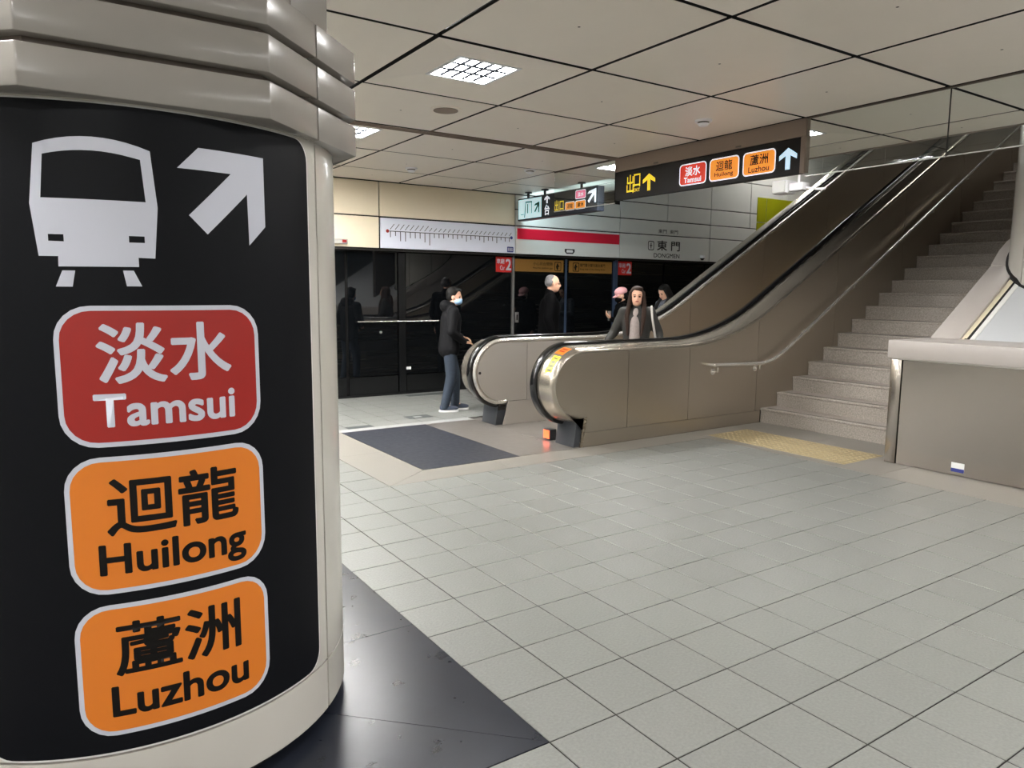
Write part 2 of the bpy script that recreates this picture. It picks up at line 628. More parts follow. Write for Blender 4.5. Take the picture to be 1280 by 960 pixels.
# yellow tactile tiles in front of the stairs
tb = bmesh.new()
w, d = 0.326, 0.316
add_box(tb, -w / 2, w / 2, -d / 2, d / 2, -0.012, 0.0)
for a in range(5):
    for b in range(5):
        cx, cy = -w / 2 + w * (a + 0.5) / 5, -d / 2 + d * (b + 0.5) / 5
        base = [tb.verts.new((cx + 0.017 * cos(k * pi / 3), cy + 0.017 * sin(k * pi / 3), 0.0)) for k in range(6)]
        tp = [tb.verts.new((cx + 0.011 * cos(k * pi / 3), cy + 0.011 * sin(k * pi / 3), 0.004)) for k in range(6)]
        tb.faces.new(tp)
        for k in range(6):
            tb.faces.new((base[k], base[(k + 1) % 6], tp[(k + 1) % 6], tp[k]))
tme = bpy.data.meshes.new('tactile_tile')
tb.to_mesh(tme)
tb.free()
tme.materials.append(M['tactile'])
for a in range(2):
    for b in range(5):
        o = bpy.data.objects.new('tactile_tile', tme)
        COL.objects.link(o)
        o.location = (6.12 + 0.33 * (a + 0.5), 3.73 + 0.32 * (b + 0.5), 0.0)
        adopt(o, floor)
# strips between concourse and platform
slabs('light_strip', 2.329, 4.46, 7.51, 7.66, 2, 'x', M['light_strip'])
slabs('dark_strip', -1.0, 6.8, 7.66, 7.80, 4, 'x', M['dark_strip'])
slabs('dark_strip', -1.0, 2.329, 7.5, 7.66, 2, 'x', M['light_strip'])
box('floor_mark', 3.80, 4.12, 7.90, 8.10, -0.004, 0.0012, M['dark_strip'], floor)
box('floor_mark', 3.90, 4.00, 7.96, 8.04, 0.001, 0.0018, M['light_strip'], floor)
box('floor_mark', 4.62, 5.30, 9.62, 9.78, -0.004, 0.0012, M['dark_strip'], floor)

# ---- ceiling ---------------------------------------------------------------
OPEN_X = 7.53       # the escalator opening starts here
ceiling = box('ceiling', -9, OPEN_X + 0.01, -9, YB + 0.02, ZC + 0.16, ZC + 0.30, M['ceiling_gap'])
structure(ceiling)
box('ceiling_edge', OPEN_X, OPEN_X + 0.06, -9, YB, ZC, ZC + 0.9, M['brown'], ceiling)
GAP = 0.036


def panel_mesh(name, w, d, pin=True):
    bm = bmesh.new()
    add_box(bm, -w / 2, w / 2, -d / 2, d / 2, 0, 0.02)
    low = [e for e in bm.edges if all(abs(v.co.z) < 1e-6 for v in e.verts)]
    bmesh.ops.bevel(bm, geom=low, offset=0.003, segments=1, affect='EDGES')
    if pin:
        vs = [bm.verts.new((0.009 * cos(k * pi / 4), 0.009 * sin(k * pi / 4), -0.0015)) for k in range(8)]
        f = bm.faces.new(vs)
        f.material_index = 1
    bmesh.ops.recalc_face_normals(bm, faces=bm.faces[:])
    for f in bm.faces:
        if abs(f.normal.z) < 0.3:
            f.material_index = 1
    me = bpy.data.meshes.new(name)
    bm.to_mesh(me)
    bm.free()
    me.materials.append(M['ceiling'])
    me.materials.append(M['black_gap'])
    return me


LAMP_CELLS = {(-1, 0), (-1, 2), (2, 0), (2, 2)}            # the ones the photograph shows
LAMP_CELLS |= {(i, j) for i in (-10, -7, -4) for j in (-10, -8, -6, -4, -2, 0, 2)}
LAMP_CELLS |= {(i, j) for i in (-1, 2) for j in (-10, -8, -6, -4, -2)} - {(2, -2)}
LAMP_CELLS |= {(-1, 3), (-3, 3), (-5, 3), (-7, 3), (-2, 2), (1, -3)}  # off-grid lamps added out of sight to brighten the platform wall and parapet
LAMP_CELLS = {c for c in LAMP_CELLS if PY + c[1] * PITCHC + 1.2 < YB - 0.1}

pm = panel_mesh('ceiling_panel', PITCHC - GAP, PITCHC - GAP)


def in_view(x, y, z, m=60):
    p = project(x, y, z)
    return p is not None and -m < p[0] < 1280 + m and -m < p[1] < 960 + m


SLOT_Y = PY + 2 * PITCHC          # air slot across the ceiling
far = bmesh.new()
for i in range(-11, 4):
    for j in range(-11, 5):
        x0, y0 = PX + i * PITCHC, PY + j * PITCHC
        x1, y1 = x0 + PITCHC, y0 + PITCHC
        if x0 > OPEN_X - 0.3 or y0 > YB - 0.2:
            continue
        x1, y1 = min(x1, OPEN_X), min(y1, YB - 0.01)
        ya = y0 + 0.125 if abs(y0 - SLOT_Y) < 0.01 else y0
        if (i, j) in LAMP_CELLS:
            continue
        if x1 - x0 < 0.1 or y1 - ya < 0.1:
            continue
        full = abs(x1 - x0 - PITCHC) < 0.01 and abs(y1 - ya - PITCHC) < 0.01
        seen = any(in_view(x0 + a * PITCHC, y0 + b * PITCHC, ZC) for a in (0, .5, 1) for b in (0, .5, 1))
        if not seen:
            add_box(far, x0 + GAP / 2, x1 - GAP / 2, ya + GAP / 2, y1 - GAP / 2, ZC, ZC + 0.02)
            continue
        if full:
            o = bpy.data.objects.new('ceiling_panel', pm)
            COL.objects.link(o)
        else:
            me = panel_mesh('ceiling_panel', x1 - x0 - GAP, y1 - ya - GAP, pin=(x1 - x0 > 0.5 and y1 - ya > 0.5))
            o = bpy.data.objects.new('ceiling_panel', me)
            COL.objects.link(o)
        o.location = ((x0 + x1) / 2, (ya + y1) / 2, ZC + random.uniform(-0.001, 0.001))
        adopt(o, ceiling)
o = finish('ceiling_field', far, M['ceiling'], ceiling)
o['kind'] = 'stuff'
# air slot trims
for k in range(3):
    box('slot_trim', -9, 6.0, SLOT_Y + 0.024 + k * 0.038, SLOT_Y + 0.042 + k * 0.038, ZC - 0.003 * (k + 1), ZC + 0.03, M['brown'], ceiling)


# ---- ceiling lamps ---------------------------------------------------------
LS = 0.225          # half size of the louver opening
LZ = 0.034          # recess of the opening above the ceiling


def make_lamp(cx, cy, detailed):
    t = empty('ceiling_lamp', (cx, cy, ZC))
    h = PITCHC / 2 - GAP / 2
    bm = bmesh.new()
    lo = [bm.verts.new((cx + a * h, cy + b * h, ZC)) for a, b in ((-1, -1), (1, -1), (1, 1), (-1, 1))]
    mi = [bm.verts.new((cx + a * (LS + 0.03), cy + b * (LS + 0.03), ZC + LZ)) for a, b in ((-1, -1), (1, -1), (1, 1), (-1, 1))]
    hi = [bm.verts.new((cx + a * h, cy + b * h, ZC + LZ + 0.02)) for a, b in ((-1, -1), (1, -1), (1, 1), (-1, 1))]
    hm = [bm.verts.new((cx + a * (LS + 0.03), cy + b * (LS + 0.03), ZC + LZ + 0.02)) for a, b in ((-1, -1), (1, -1), (1, 1), (-1, 1))]
    for k in range(4):
        q = (k + 1) % 4
        bm.faces.new((lo[k], mi[k], mi[q], lo[q]))
        bm.faces.new((lo[k], lo[q], hi[q], hi[k]))
        bm.faces.new((hi[k], hi[q], hm[q], hm[k]))
        bm.faces.new((hm[k], hm[q], mi[q], mi[k]))
    bmesh.ops.recalc_face_normals(bm, faces=bm.faces[:])
    for f in bm.faces:
        if abs(f.normal.z) < 0.3 and abs(f.calc_center_median().x - cx) + abs(f.calc_center_median().y - cy) > 0.5:
            f.material_index = 1
    finish('surround_panel', bm, [M['ceiling'], M['black_gap']], t)
    bm = bmesh.new()
    z0, z1 = ZC + LZ - 0.004, ZC + LZ + 0.035
    a, b = LS + 0.026, LS
    for x0, x1, y0, y1 in ((-a, a, -a, -b), (-a, a, b, a), (-a, -b, -b, b), (b, a, -b, b)):
        add_box(bm, cx + x0, cx + x1, cy + y0, cy + y1, z0, z1)
    finish('lamp_frame', bm, M['louver'], t)
    bm = bmesh.new()
    add_box(bm, cx - LS, cx + LS, cy - LS, cy + LS, ZC + LZ + 0.0105, ZC + LZ + 0.018)
    finish('diffuser', bm, M['diffuser_platform'] if cy > 6.4 else M['diffuser'], t)
    if detailed:
        for k in range(1, 5):
            x = cx - LS + 2 * LS * k / 5
            prism('louver_blade', [(x - 0.003, ZC + LZ), (x + 0.003, ZC + LZ), (x + 0.015, ZC + LZ + 0.009), (x - 0.015, ZC + LZ + 0.009)],
                  'y', cy - LS, cy + LS, M['blade'], t)
        for k in range(1, 3):
            y = cy - LS + 2 * LS * k / 3
            prism('louver_blade', [(y - 0.003, ZC + LZ), (y + 0.003, ZC + LZ), (y + 0.015, ZC + LZ + 0.009), (y - 0.015, ZC + LZ + 0.009)],
                  'x', cx - LS, cx + LS, M['blade'], t)
    return t


LAMP_WORDS = {
    (-1, 0): 'recessed square louvered ceiling lamp, the largest lit one above the concourse',
    (-1, 2): 'recessed square louvered ceiling lamp peeking past the column capital',
    (2, 0): 'recessed ceiling lamp just behind the brown fascia of the overhead direction sign',
    (2, 2): 'recessed ceiling lamp shining through the glass pane beside the exit end of the overhead sign',
}
for (i, j) in sorted(LAMP_CELLS):
    cx, cy = PX + (i + 0.5) * PITCHC, PY + (j + 0.5) * PITCHC
    t = make_lamp(cx, cy, (i, j) in LAMP_WORDS)
    if (i, j) in LAMP_WORDS:
        tag(t, LAMP_WORDS[(i, j)], 'ceiling lamp', 'louvered ceiling lamps')
    else:
        tag(t, 'recessed square ceiling lamp out of sight, continuing the lamp grid or added off it as fill light', 'ceiling lamp', 'louvered ceiling lamps out of sight')

# tube lamps added as unseen fill over the far platform and the stair head
for k, (x, y, z, lab) in enumerate(((12.6, 9.2, 4.7, 'slim tube lamp added out of sight over the far platform to brighten its wall'),
                                    (12.0, 5.0, 6.35, 'slim tube lamp added out of sight over the stairs to brighten the shaft'))):
    t = thing('fill_tube_lamp', lab, 'tube lamp', (x, y, z), 'fill lamps added in the escalator opening')
    box('housing', x - 0.7, x + 0.7, y - 0.07, y + 0.07, z + 0.0, z + 0.06, M['louver'], t)
    box('tube', x - 0.68, x + 0.68, y - 0.05, y + 0.05, z - 0.03, z - 0.001, M['tube'], t)
    for q in (-0.5, 0.5):
        tube('hanger_rod', [(x + q, y, z + 0.05), (x + q, y, 6.5)], 0.008, M['louver'], t, 6)

# things on the ceiling
t = thing('ceiling_speaker', 'round white speaker grille flush in the ceiling behind the big lamp', 'speaker', (3.08, 5.654, ZC))
disc_solid('bezel', (3.08, 5.654, ZC), 0.135, 0.008, M['ceiling'], t)
disc_solid('grille', (3.08, 5.654, ZC - 0.007), 0.105, 0.005, M['brown'], t)
for (x, y, lab) in ((5.13, 4.66, 'white smoke detector on the ceiling above the overhead direction sign'),
                    (4.15, 8.52, 'small smoke detector on the ceiling close to the cream platform wall'),
                    (5.42, 7.75, 'small smoke detector on the ceiling near the hanging glass pane')):
    t = thing('smoke_detector', lab, 'smoke detector', (x, y, ZC), 'smoke detectors on the ceiling')
    disc_solid('base', (x, y, ZC), 0.075, 0.018, M['cctv'], t)
    disc_solid('sensor_ring', (x, y, ZC - 0.018), 0.05, 0.012, M['enamel_dark'], t)
    disc_solid('sensor_head', (x, y, ZC - 0.030), 0.055, 0.022, M['cctv'], t, r2=0.035)

# ---- platform wall ---------------------------------------------------------
wall = box('wall_back', -9, 18, YB + 0.03, YB + 0.25, 2.10, 6.5, M['wall_gap'])
structure(wall)


def wall_panel(x0, x1, z0, z1, m, name='wall_panel'):
    gp = 0.009
    return box(name, x0 + gp, x1 - gp, YB, YB + 0.035, z0 + gp, z1 - gp, m, wall, bevel=0.003, seg=1)


JX = [-8.9, -5.1, -2.75, -0.39, 1.96, 4.27, 6.58, 8.79, 11.1, 13.4, 15.7, 17.9]
ZH, ZM, ZU = 2.125, 2.57, 2.825
for a, b in zip(JX[:-1], JX[1:]):
    mm = M['wall_cream'] if b < 6.7 else M['wall_pale']
    if not (abs(a - 4.27) < 0.01):
        wall_panel(a, b, ZH, ZM, mm)
    if b < 6.7:
        wall_panel(a, b, ZM, ZC, mm)
    else:
        wall_panel(a, b, ZM, ZU, mm)
        if a < 7:
            wall_panel(a, b, ZU, ZC, mm)
        else:
            h_ = (a + b) / 2
            for q0, q1 in ((a, h_), (h_, b)):
                wall_panel(q0, q1, ZU, 3.12, mm)
                wall_panel(q0, q1, 3.12, 3.7, mm)
                wall_panel(q0, q1, 3.7, 4.6, mm)
                wall_panel(q0, q1, 4.6, 6.4, mm)
# lime cladding further along the platform
for k, (x0, x1) in enumerate(((12.45, 12.72), (12.74, 14.0), (14.02, 15.6))):
    for z0, z1 in ((2.14, 2.56), (2.58, 2.95), (2.97, 3.45)):
        box('lime_panel' if k < 2 else 'pale_panel', x0, x1, YB - 0.012, YB, z0, z1, M['lime'] if k < 2 else M['wall_pale'], wall)

# other walls of the concourse (behind the camera) and of the escalator opening
structure(box('wall_front', -9.2, 18, -9.2, -9.0, 0, ZC + 0.3, M['wall_grey']))
structure(box('wall_left', -9.2, -9.0, -9.0, YB + 0.6, 0, ZC + 0.3, M['wall_grey']))
wr = structure(box('wall_right', 17.8, 18.0, 2.1, YB + 0.6, 0, 6.5, M['dark_wall']))
ws = structure(box('wall_stair', 7.6, 18.0, 1.95, 2.1, 0, 6.5, M['dark_wall']))
structure(box('ceiling_shaft', OPEN_X, 18.0, 1.95, YB + 0.25, 6.5, 6.7, M['dark_wall']))

# ---- platform screen doors -------------------------------------------------
YD = YB + 0.13
psd = tag(empty('platform_doors', (6.0, YD, 0)), 'black glass platform screen doors filling the wall below the station header', 'platform doors')
box('backing', -8.9, 17.9, YD + 0.08, YD + 0.16, 0.0, 2.3, M['black_gap'], psd)
box('head_rail', -8.9, 17.9, YD - 0.02, YD + 0.08, 2.08, 2.16, M['psd_frame'], psd)
box('kick_rail', -8.9, 17.9, YD - 0.03, YD + 0.08, 0.0, 0.035, M['psd_frame'], psd)
fixed = [(-8.9, -5.1), (-5.08, -2.76), (-2.74, -0.40), (-0.38, 1.95), (1.97, 3.8), (3.82, 4.60), (4.72, 6.60),
         (8.86, 10.0), (10.02, 11.1), (11.12, 13.4), (13.42, 15.7), (15.72, 17.9)]
for a, b in fixed:
    box('glass_pane', a + 0.012, b - 0.012, YD, YD + 0.02, 0.30, 2.09, M['psd_glass'], psd)
    box('kick_panel', a + 0.012, b - 0.012, YD - 0.005, YD + 0.03, 0.035, 0.285, M['psd_frame'], psd)
for a, b in ((6.66, 7.70), (7.74, 8.78)):
    f = box('door_leaf', a, b, YD + 0.015, YD + 0.05, 0.03, 2.08, M['psd_glass'], psd, bevel=0.004, seg=1)
    hx = a + 0.06 if a < 7 else b - 0.06
    box('door_handle', hx - 0.035, hx + 0.035, YD + 0.004, YD + 0.016, 1.03, 1.20, M['metal_light'], f, bevel=0.004)
    box('handle_recess', hx - 0.014, hx + 0.014, YD + 0.001, YD + 0.005, 1.07, 1.16, M['ink'], f)
box('mullion', 6.612, 6.646, YD - 0.02, YD + 0.06, 0.03, 2.1, M['metal_light'], psd)
box('mullion', 8.79, 8.855, YD - 0.03, YD + 0.06, 0.03, 2.1, M['mullion'], psd)
box('mullion', 7.704, 7.737, YD + 0.0, YD + 0.06, 0.03, 2.1, M['mullion'], psd)
box('mullion', 4.605, 4.715, YD - 0.02, YD + 0.06, 0.03, 2.1, M['psd_frame'], psd)
tube('push_bar', [(3.95, YD - 0.05, 1.09), (5.25, YD - 0.05, 1.087)], 0.007, M['chrome'], psd, 8)
for x in (4.1, 5.15):
    tube('bar_bracket', [(x, YD - 0.05, 1.088), (x, YD + 0.002, 1.088)], 0.009, M['chrome'], psd, 6)
disc = tube('lock_button', [(4.32, YD - 0.012, 0.93), (4.32, YD + 0.004, 0.93)], 0.02, M['metal_light'], psd, 12)
box('sticker', 4.68, 4.80, YD - 0.004, YD + 0.002, 0.365, 0.405, M['sticker_white'], psd)
UX, VZ = (1, 0, 0), (0, 0, 1)
# red car-number plates and ochre banners over the door (part of the doors)
for x0, x1 in ((6.30, 6.60), (8.88, 9.20)):
    p = box('car_number_plate', x0, x1, YD - 0.008, YD, 1.84, 2.08, M['red_sign'], psd)
    w = x1 - x0
    lay('lettering', text2d('車廂', x0 + 0.04 * w, x0 + 0.52 * w, 1.97, 2.05, 0.02), (0, YD - 0.0095, 0), UX, VZ, M['print_white'], p)
    lay('lettering', text2d('Car', x0 + 0.26 * w, x0 + 0.55 * w, 1.875, 1.945, 0.02), (0, YD - 0.0095, 0), UX, VZ, M['print_white'], p)
    lay('lettering', text2d('2', x0 + 0.62 * w, x0 + 0.95 * w, 1.875, 2.045, 0.03), (0, YD - 0.0095, 0), UX, VZ, M['print_white'], p)
for x0, x1, cn, en, side in ((6.67, 7.66, '小心月台間隙', 'Mind the platform gap', 1), (7.78, 8.74, '關門警示聲勿進出車門', 'Keep clear of the closing doors', -1)):
    p = box('banner', x0, x1, YD + 0.006, YD + 0.014, 1.86, 2.06, M['ochre'], psd)
    if side > 0:
        a, b, c = x0 + 0.36, x0 + 0.76, x0 + 0.80
    else:
        a, b, c = x0 + 0.24, x0 + 0.80, x0 + 0.08
    lay('lettering', text2d(cn, a, b, 1.965, 2.02, 0.01), (0, YD + 0.0045, 0), UX, VZ, M['print_black'], p)
    lay('lettering', text2d(en, a, b, 1.90, 1.94, 0.01), (0, YD + 0.0045, 0), UX, VZ, M['print_black'], p)
    hole = rrect(c + 0.012, c + 0.128, 1.892, 2.018, 0.01, 2)
    lay('pictogram', poly2d(rrect(c, c + 0.14, 1.88, 2.03, 0.015, 2), [hole]), (0, YD + 0.0045, 0), UX, VZ, M['print_black'], p)
    lay('pictogram', poly2d([(c + 0.05, 1.90), (c + 0.075, 1.90), (c + 0.08, 1.95), (c + 0.11, 1.955), (c + 0.075, 1.985), (c + 0.08, 2.005), (c + 0.055, 2.005), (c + 0.03, 1.95)]),
        (0, YD + 0.0045, 0), UX, VZ, M['print_black'], p)

# ---- signs on the header ---------------------------------------------------
t = thing('line_map', 'long pale route map board with station ticks on the platform header', 'route map', (5.4, YB, 2.3))
bd = box('map_board', 4.285, 6.57, YB - 0.012, YB + 0.02, 2.135, 2.555, M['map_blue'], t)


def on_wall(name, bm2, m, parent, lift=0.0135):
    return lay(name, bm2, (0, YB - lift, 0), UX, VZ, m, parent)


def zline(x):          # the printed route line
    return 2.375


on_wall('route_line', poly2d([(4.40, 2.37), (6.48, 2.37), (6.48, 2.38), (4.40, 2.38)]), M['ink'], bd)
bt = bmesh.new()
NST = 27
for k in range(NST):
    x = 4.43 + k * (6.46 - 4.43) / (NST - 1)
    ln = random.choice((0.06, 0.08, 0.1, 0.13, 0.17)) if k < 9 else random.choice((0.04, 0.06, 0.09))
    vs = [bt.verts.new(p + (0,)) for p in ((x - 0.006, 2.37 - ln), (x + 0.006, 2.37 - ln), (x + 0.006, 2.375), (x - 0.006, 2.375))]
    bt.faces.new(vs)
    n = 3 if k < 8 else 2
    for q in range(n):
        a, c = x - 0.01 + q * 0.022, 2.40 + q * 0.026
        vs = [bt.verts.new(p + (0,)) for p in ((a, c), (a + 0.012, c), (a + 0.032, c + 0.024), (a + 0.02, c + 0.024))]
        bt.faces.new(vs)
o = on_wall('station_ticks', bt, M['ink'], bd, 0.014)
o['kind'] = 'stuff'
for x in (4.385, 6.50):
    on_wall('end_dot', poly2d([(x + 0.025 * cos(a * pi / 6), 2.375 + 0.025 * sin(a * pi / 6)) for a in range(12)]), M['print_red'] if x < 5 else M['sticker_blue'], bd, 0.0145)
on_wall('corner_logo', poly2d(rrect(6.42, 6.54, 2.15, 2.235, 0.01, 2)), M['sticker_blue'], bd, 0.014)
on_wall('lettering', text2d('車廂2', 6.43, 6.53, 2.165, 2.22, 0.02), M['print_white'], bd, 0.0145)

tag(box('red_header_band', 6.62, 8.77, YB - 0.010, YB, 2.365, 2.53, M['red_band']), 'plain red band across the pale header above the doors', 'wall band')
t = thing('emblem_plate', 'small dark oval emblem on the header under the red band', 'emblem', (7.68, YB, 2.2))
eb = on_wall('plate', poly2d([(7.575, 2.245), (7.785, 2.245), (7.785, 2.20), (7.75, 2.165), (7.61, 2.165), (7.575, 2.20)]), M['ink'], t, 0.002)
on_wall('emblem', poly2d(rrect(7.61, 7.75, 2.185, 2.228, 0.018, 3)), M['sticker_white'], eb, 0.003)

t = thing('station_name', 'dark station name lettering reading Dongmen on the pale header', 'station name', (9.9, YB, 2.35))
on_wall('lettering', text2d('東 門', 9.70, 10.28, 2.30, 2.475, 0.022), M['ink'], t, 0.002)
on_wall('lettering', text2d('DONGMEN', 9.62, 10.28, 2.17, 2.245, 0.014), M['ink'], t, 0.002)
on_wall('lettering', text2d('東門  東門', 9.72, 10.22, 2.61, 2.68, 0.008), M['ink'], t, 0.002)
on_wall('line_badge', poly2d(rrect(9.47, 9.62, 2.295, 2.46, 0.03, 3), [rrect(9.485, 9.605, 2.31, 2.445, 0.022, 3)]), M['ink'], t, 0.002)
on_wall('badge_mark', poly2d([(9.515, 2.37), (9.575, 2.37), (9.575, 2.385), (9.515, 2.385)]), M['ink'], t, 0.002)
on_wall('badge_mark', poly2d([(9.535, 2.325), (9.555, 2.325), (9.555, 2.425), (9.535, 2.425)]), M['ink'], t, 0.0022)

t = thing('wall_sensor', 'small grey sensor box on the cream header beside the big column', 'sensor', (3.66, YB, 2.2))
box('housing', 3.55, 3.78, YB - 0.05, YB, 2.17, 2.235, M['wall_grey'], t, bevel=0.006)
box('lens', 3.70, 3.76, YB - 0.055, YB - 0.05, 2.185, 2.222, M['print_red'], t)
t = thing('header_camera', 'small round dark camera dome low on the header near the escalator', 'camera', (11.0, YB, 2.2))
disc_solid('base', (10.85, YB - 0.05, 2.24), 0.05, 0.05, M['cctv'], t)
disc_solid('dome', (10.85, YB - 0.05, 2.19), 0.045, 0.04, M['ink'], t, r2=0.02)

# ================================================================== COLUMN WITH POSTER
CX, CY, CR = 0.305, 2.895, 0.714


def cyl(s, z, r=CR):
    a = radians(-90) + s / CR
    return (CX + r * cos(a), CY + r * sin(a), z)


def wrap(name, bm2, m, parent, lift):
    us = [v.co.x for v in bm2.verts]
    u = math.floor(min(us) / 0.03) * 0.03 + 0.03
    while u < max(us):
        geom = bm2.verts[:] + bm2.edges[:] + bm2.faces[:]
        bmesh.ops.bisect_plane(bm2, geom=geom, plane_co=(u, 0, 0), plane_no=(1, 0, 0), dist=1e-6)
        u += 0.03
    for v in bm2.verts:
        v.co = Vector(cyl(v.co.x, v.co.y, CR + lift + v.co.z))
    o = finish(name, bm2, m, parent, recalc=False)
    o.data.shade_smooth()
    return o


def ring_shell(name, s0, s1, z0, z1, r0, r1, m, parent, step=0.045, cx=CX, cy=CY):
    n = max(2, int(abs(s1 - s0) / step))
    bm = bmesh.new()
    rows = []
    for k in range(n + 1):
        a = radians(-90) + (s0 + (s1 - s0) * k / n) / CR
        rows.append([bm.verts.new((cx + r * cos(a), cy + r * sin(a), z)) for r, z in ((r0, z0), (r1, z0), (r1, z1), (r0, z1))])
    for k in range(n):
        for q in range(4):
            bm.faces.new((rows[k][q], rows[k + 1][q], rows[k + 1][(q + 1) % 4], rows[k][(q + 1) % 4]))
    bm.faces.new(rows[0])
    bm.faces.new(list(reversed(rows[-1])))
    return finish(name, bm, m, parent, smooth=30)


def octagon(ap, cx, cy):
    R = ap / cos(radians(22.5))
    return [(cx + R * cos(radians(22.5 + 45 * k)), cy + R * sin(radians(22.5 + 45 * k))) for k in range(8)]


col = thing('station_column', 'round white station column wrapped in a large black direction poster', 'column', (CX, CY, 0))
CIRC = 2 * pi * CR
disc_solid('base_recess', (CX, CY, 0.075), 0.655, 0.08, M['black_gap'], col, 64)
disc_solid('core', (CX, CY, 2.06), CR - 0.02, 2.0, M['enamel_dark'], col, 64)
seam = 0.583
ring_shell('plinth_ring', seam - CIRC / 2 + 0.005, seam - 0.005, 0.055, 0.233, 0.64, CR, M['enamel'], col)
ring_shell('plinth_ring', seam + 0.005, seam + CIRC / 2 - 0.005, 0.055, 0.233, 0.64, CR, M['enamel'], col)
ring_shell('cladding_panel', seam - CIRC / 2 + 0.004, seam - 0.005, 0.240, 2.05, CR - 0.03, CR, M['enamel'], col)
ring_shell('cladding_panel', seam + 0.005, seam + CIRC / 2 - 0.004, 0.240, 2.05, CR - 0.03, CR, M['enamel'], col)
# capital: three octagonal bands split at the diagonal faces, with shadow grooves, and a slimmer neck
OX, OY = 0.317, 2.852
oc_groove = octagon(0.672, OX, OY)
prism('groove_core', oc_groove, 'z', 2.02, 2.372, M['enamel_dark'], col)


def capital_piece(name, ap, z0, z1, k, m, parent, bev=0.004):
    """Piece of an octagonal ring: axis face k with two half diagonal faces."""
    R = ap / cos(radians(22.5))
    Ri = (ap - 0.12) / cos(radians(22.5))
    e = 0.0035 / ap
    A = 90 * k - 90
    angs = [A - 45, A - 22.5, A + 22.5, A + 45]
    outp, inp = [], []
    for q, a in enumerate(angs):
        rr = ap if q in (0, 3) else R
        ri = (ap - 0.12) if q in (0, 3) else Ri
        da = math.degrees(e) if q == 0 else (-math.degrees(e) if q == 3 else 0)
        outp.append((OX + rr * cos(radians(a + da)), OY + rr * sin(radians(a + da))))
        inp.append((OX + ri * cos(radians(a + da)), OY + ri * sin(radians(a + da))))
    return prism(name, outp + inp[::-1], 'z', z0, z1, m, parent, bevel=bev)


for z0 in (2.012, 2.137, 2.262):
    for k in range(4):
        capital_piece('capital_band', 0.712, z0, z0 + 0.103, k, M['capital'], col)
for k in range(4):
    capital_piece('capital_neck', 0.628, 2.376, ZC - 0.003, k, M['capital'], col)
prism('neck_core', octagon(0.60, OX, OY), 'z', 2.36, ZC - 0.004, M['black_gap'], col)

# poster: dark sheet with pale edge, pictograms and three destination plates
PZ0, PZ1, PS0, PS1 = 0.247, 2.004, -0.497, 0.520
wrap('poster_edge', poly2d(rrect(PS0 - 0.006, PS1 + 0.006, PZ0 - 0.006, PZ1 + 0.004, 0.07)), M['poster_edge'], col, 0.0008)
po = wrap('poster', poly2d(rrect(PS0, PS1, PZ0, PZ1, 0.065)), M['poster'], col, 0.0016)
LIFT = 0.0024


def arch(u0, u1, v, rise, n=10):
    return [(u0 + (u1 - u0) * k / n, v + rise * (1 - (2 * k / n - 1) ** 2)) for k in range(n + 1)]


body = [(-0.264, 1.897)] + arch(-0.264, -0.001, 1.897, 0.024) + [(0.011, 1.752), (-0.001, 1.619), (-0.041, 1.620), (-0.041, 1.596), (-0.225, 1.594), (-0.224, 1.620), (-0.268, 1.620), (-0.281, 1.750)]
body = body[1:]
window = [(-0.255, 1.765), (-0.245, 1.872)] + arch(-0.245, -0.025, 1.872, 0.015)[1:-1] + [(-0.025, 1.873), (-0.017, 1.765)]
lamp_l = [(-0.244, 1.658), (-0.209, 1.657), (-0.209, 1.675), (-0.244, 1.675)]
lamp_r = [(-0.061, 1.659), (-0.024, 1.659), (-0.024, 1.676), (-0.061, 1.676)]
wrap('train_pictogram', poly2d(body, [window, lamp_l, lamp_r]), M['print_white'], po, LIFT)
wrap('train_pictogram', poly2d([(-0.217, 1.584), (-0.234, 1.543), (-0.196, 1.543), (-0.188, 1.584)]), M['print_white'], po, LIFT)
wrap('train_pictogram', poly2d([(-0.079, 1.586), (-0.072, 1.545), (-0.036, 1.545), (-0.054, 1.586)]), M['print_white'], po, LIFT)
wrap('arrow', poly2d([(0.064, 1.862), (0.121, 1.921), (0.320, 1.921), (0.320, 1.723), (0.262, 1.666), (0.260, 1.811), (0.137, 1.690), (0.089, 1.739), (0.211, 1.862)][::-1]),
     M['print_white'], po, LIFT)
PLATES = [('red', 1.118, 1.494, '淡水', (-0.150, 0.186, 1.290, 1.446), 'Tamsui', (-0.164, 0.192, 1.173, 1.258)),
          ('orange', 0.709, 1.091, '迴龍', (-0.150, 0.190, 0.874, 1.029), 'Huilong', (-0.174, 0.210, 0.738, 0.846)),
          ('orange', 0.296, 0.678, '蘆洲', (-0.150, 0.182, 0.471, 0.621), 'Luzhou', (-0.165, 0.202, 0.353, 0.438))]
for kind, z0, z1, cn, cb, en, eb_ in PLATES:
    wrap('destination_plate', poly2d(rrect(-0.249, 0.280, z0, z1, 0.088)), M['print_white'], po, LIFT)
    wrap('destination_plate', poly2d(rrect(-0.236, 0.267, z0 + 0.013, z1 - 0.013, 0.076)), M['print_red'] if kind == 'red' else M['print_orange'], po, LIFT + 0.0006)
    ink = M['print_white'] if kind == 'red' else M['print_black']
    wrap('lettering', text2d(cn, cb[0], cb[1], cb[2], cb[3], 0.020, res=6), ink, po, LIFT + 0.0014)
    wrap('lettering', text2d(en, eb_[0], eb_[1], eb_[2], eb_[3], 0.026, res=6), ink, po, LIFT + 0.0014)

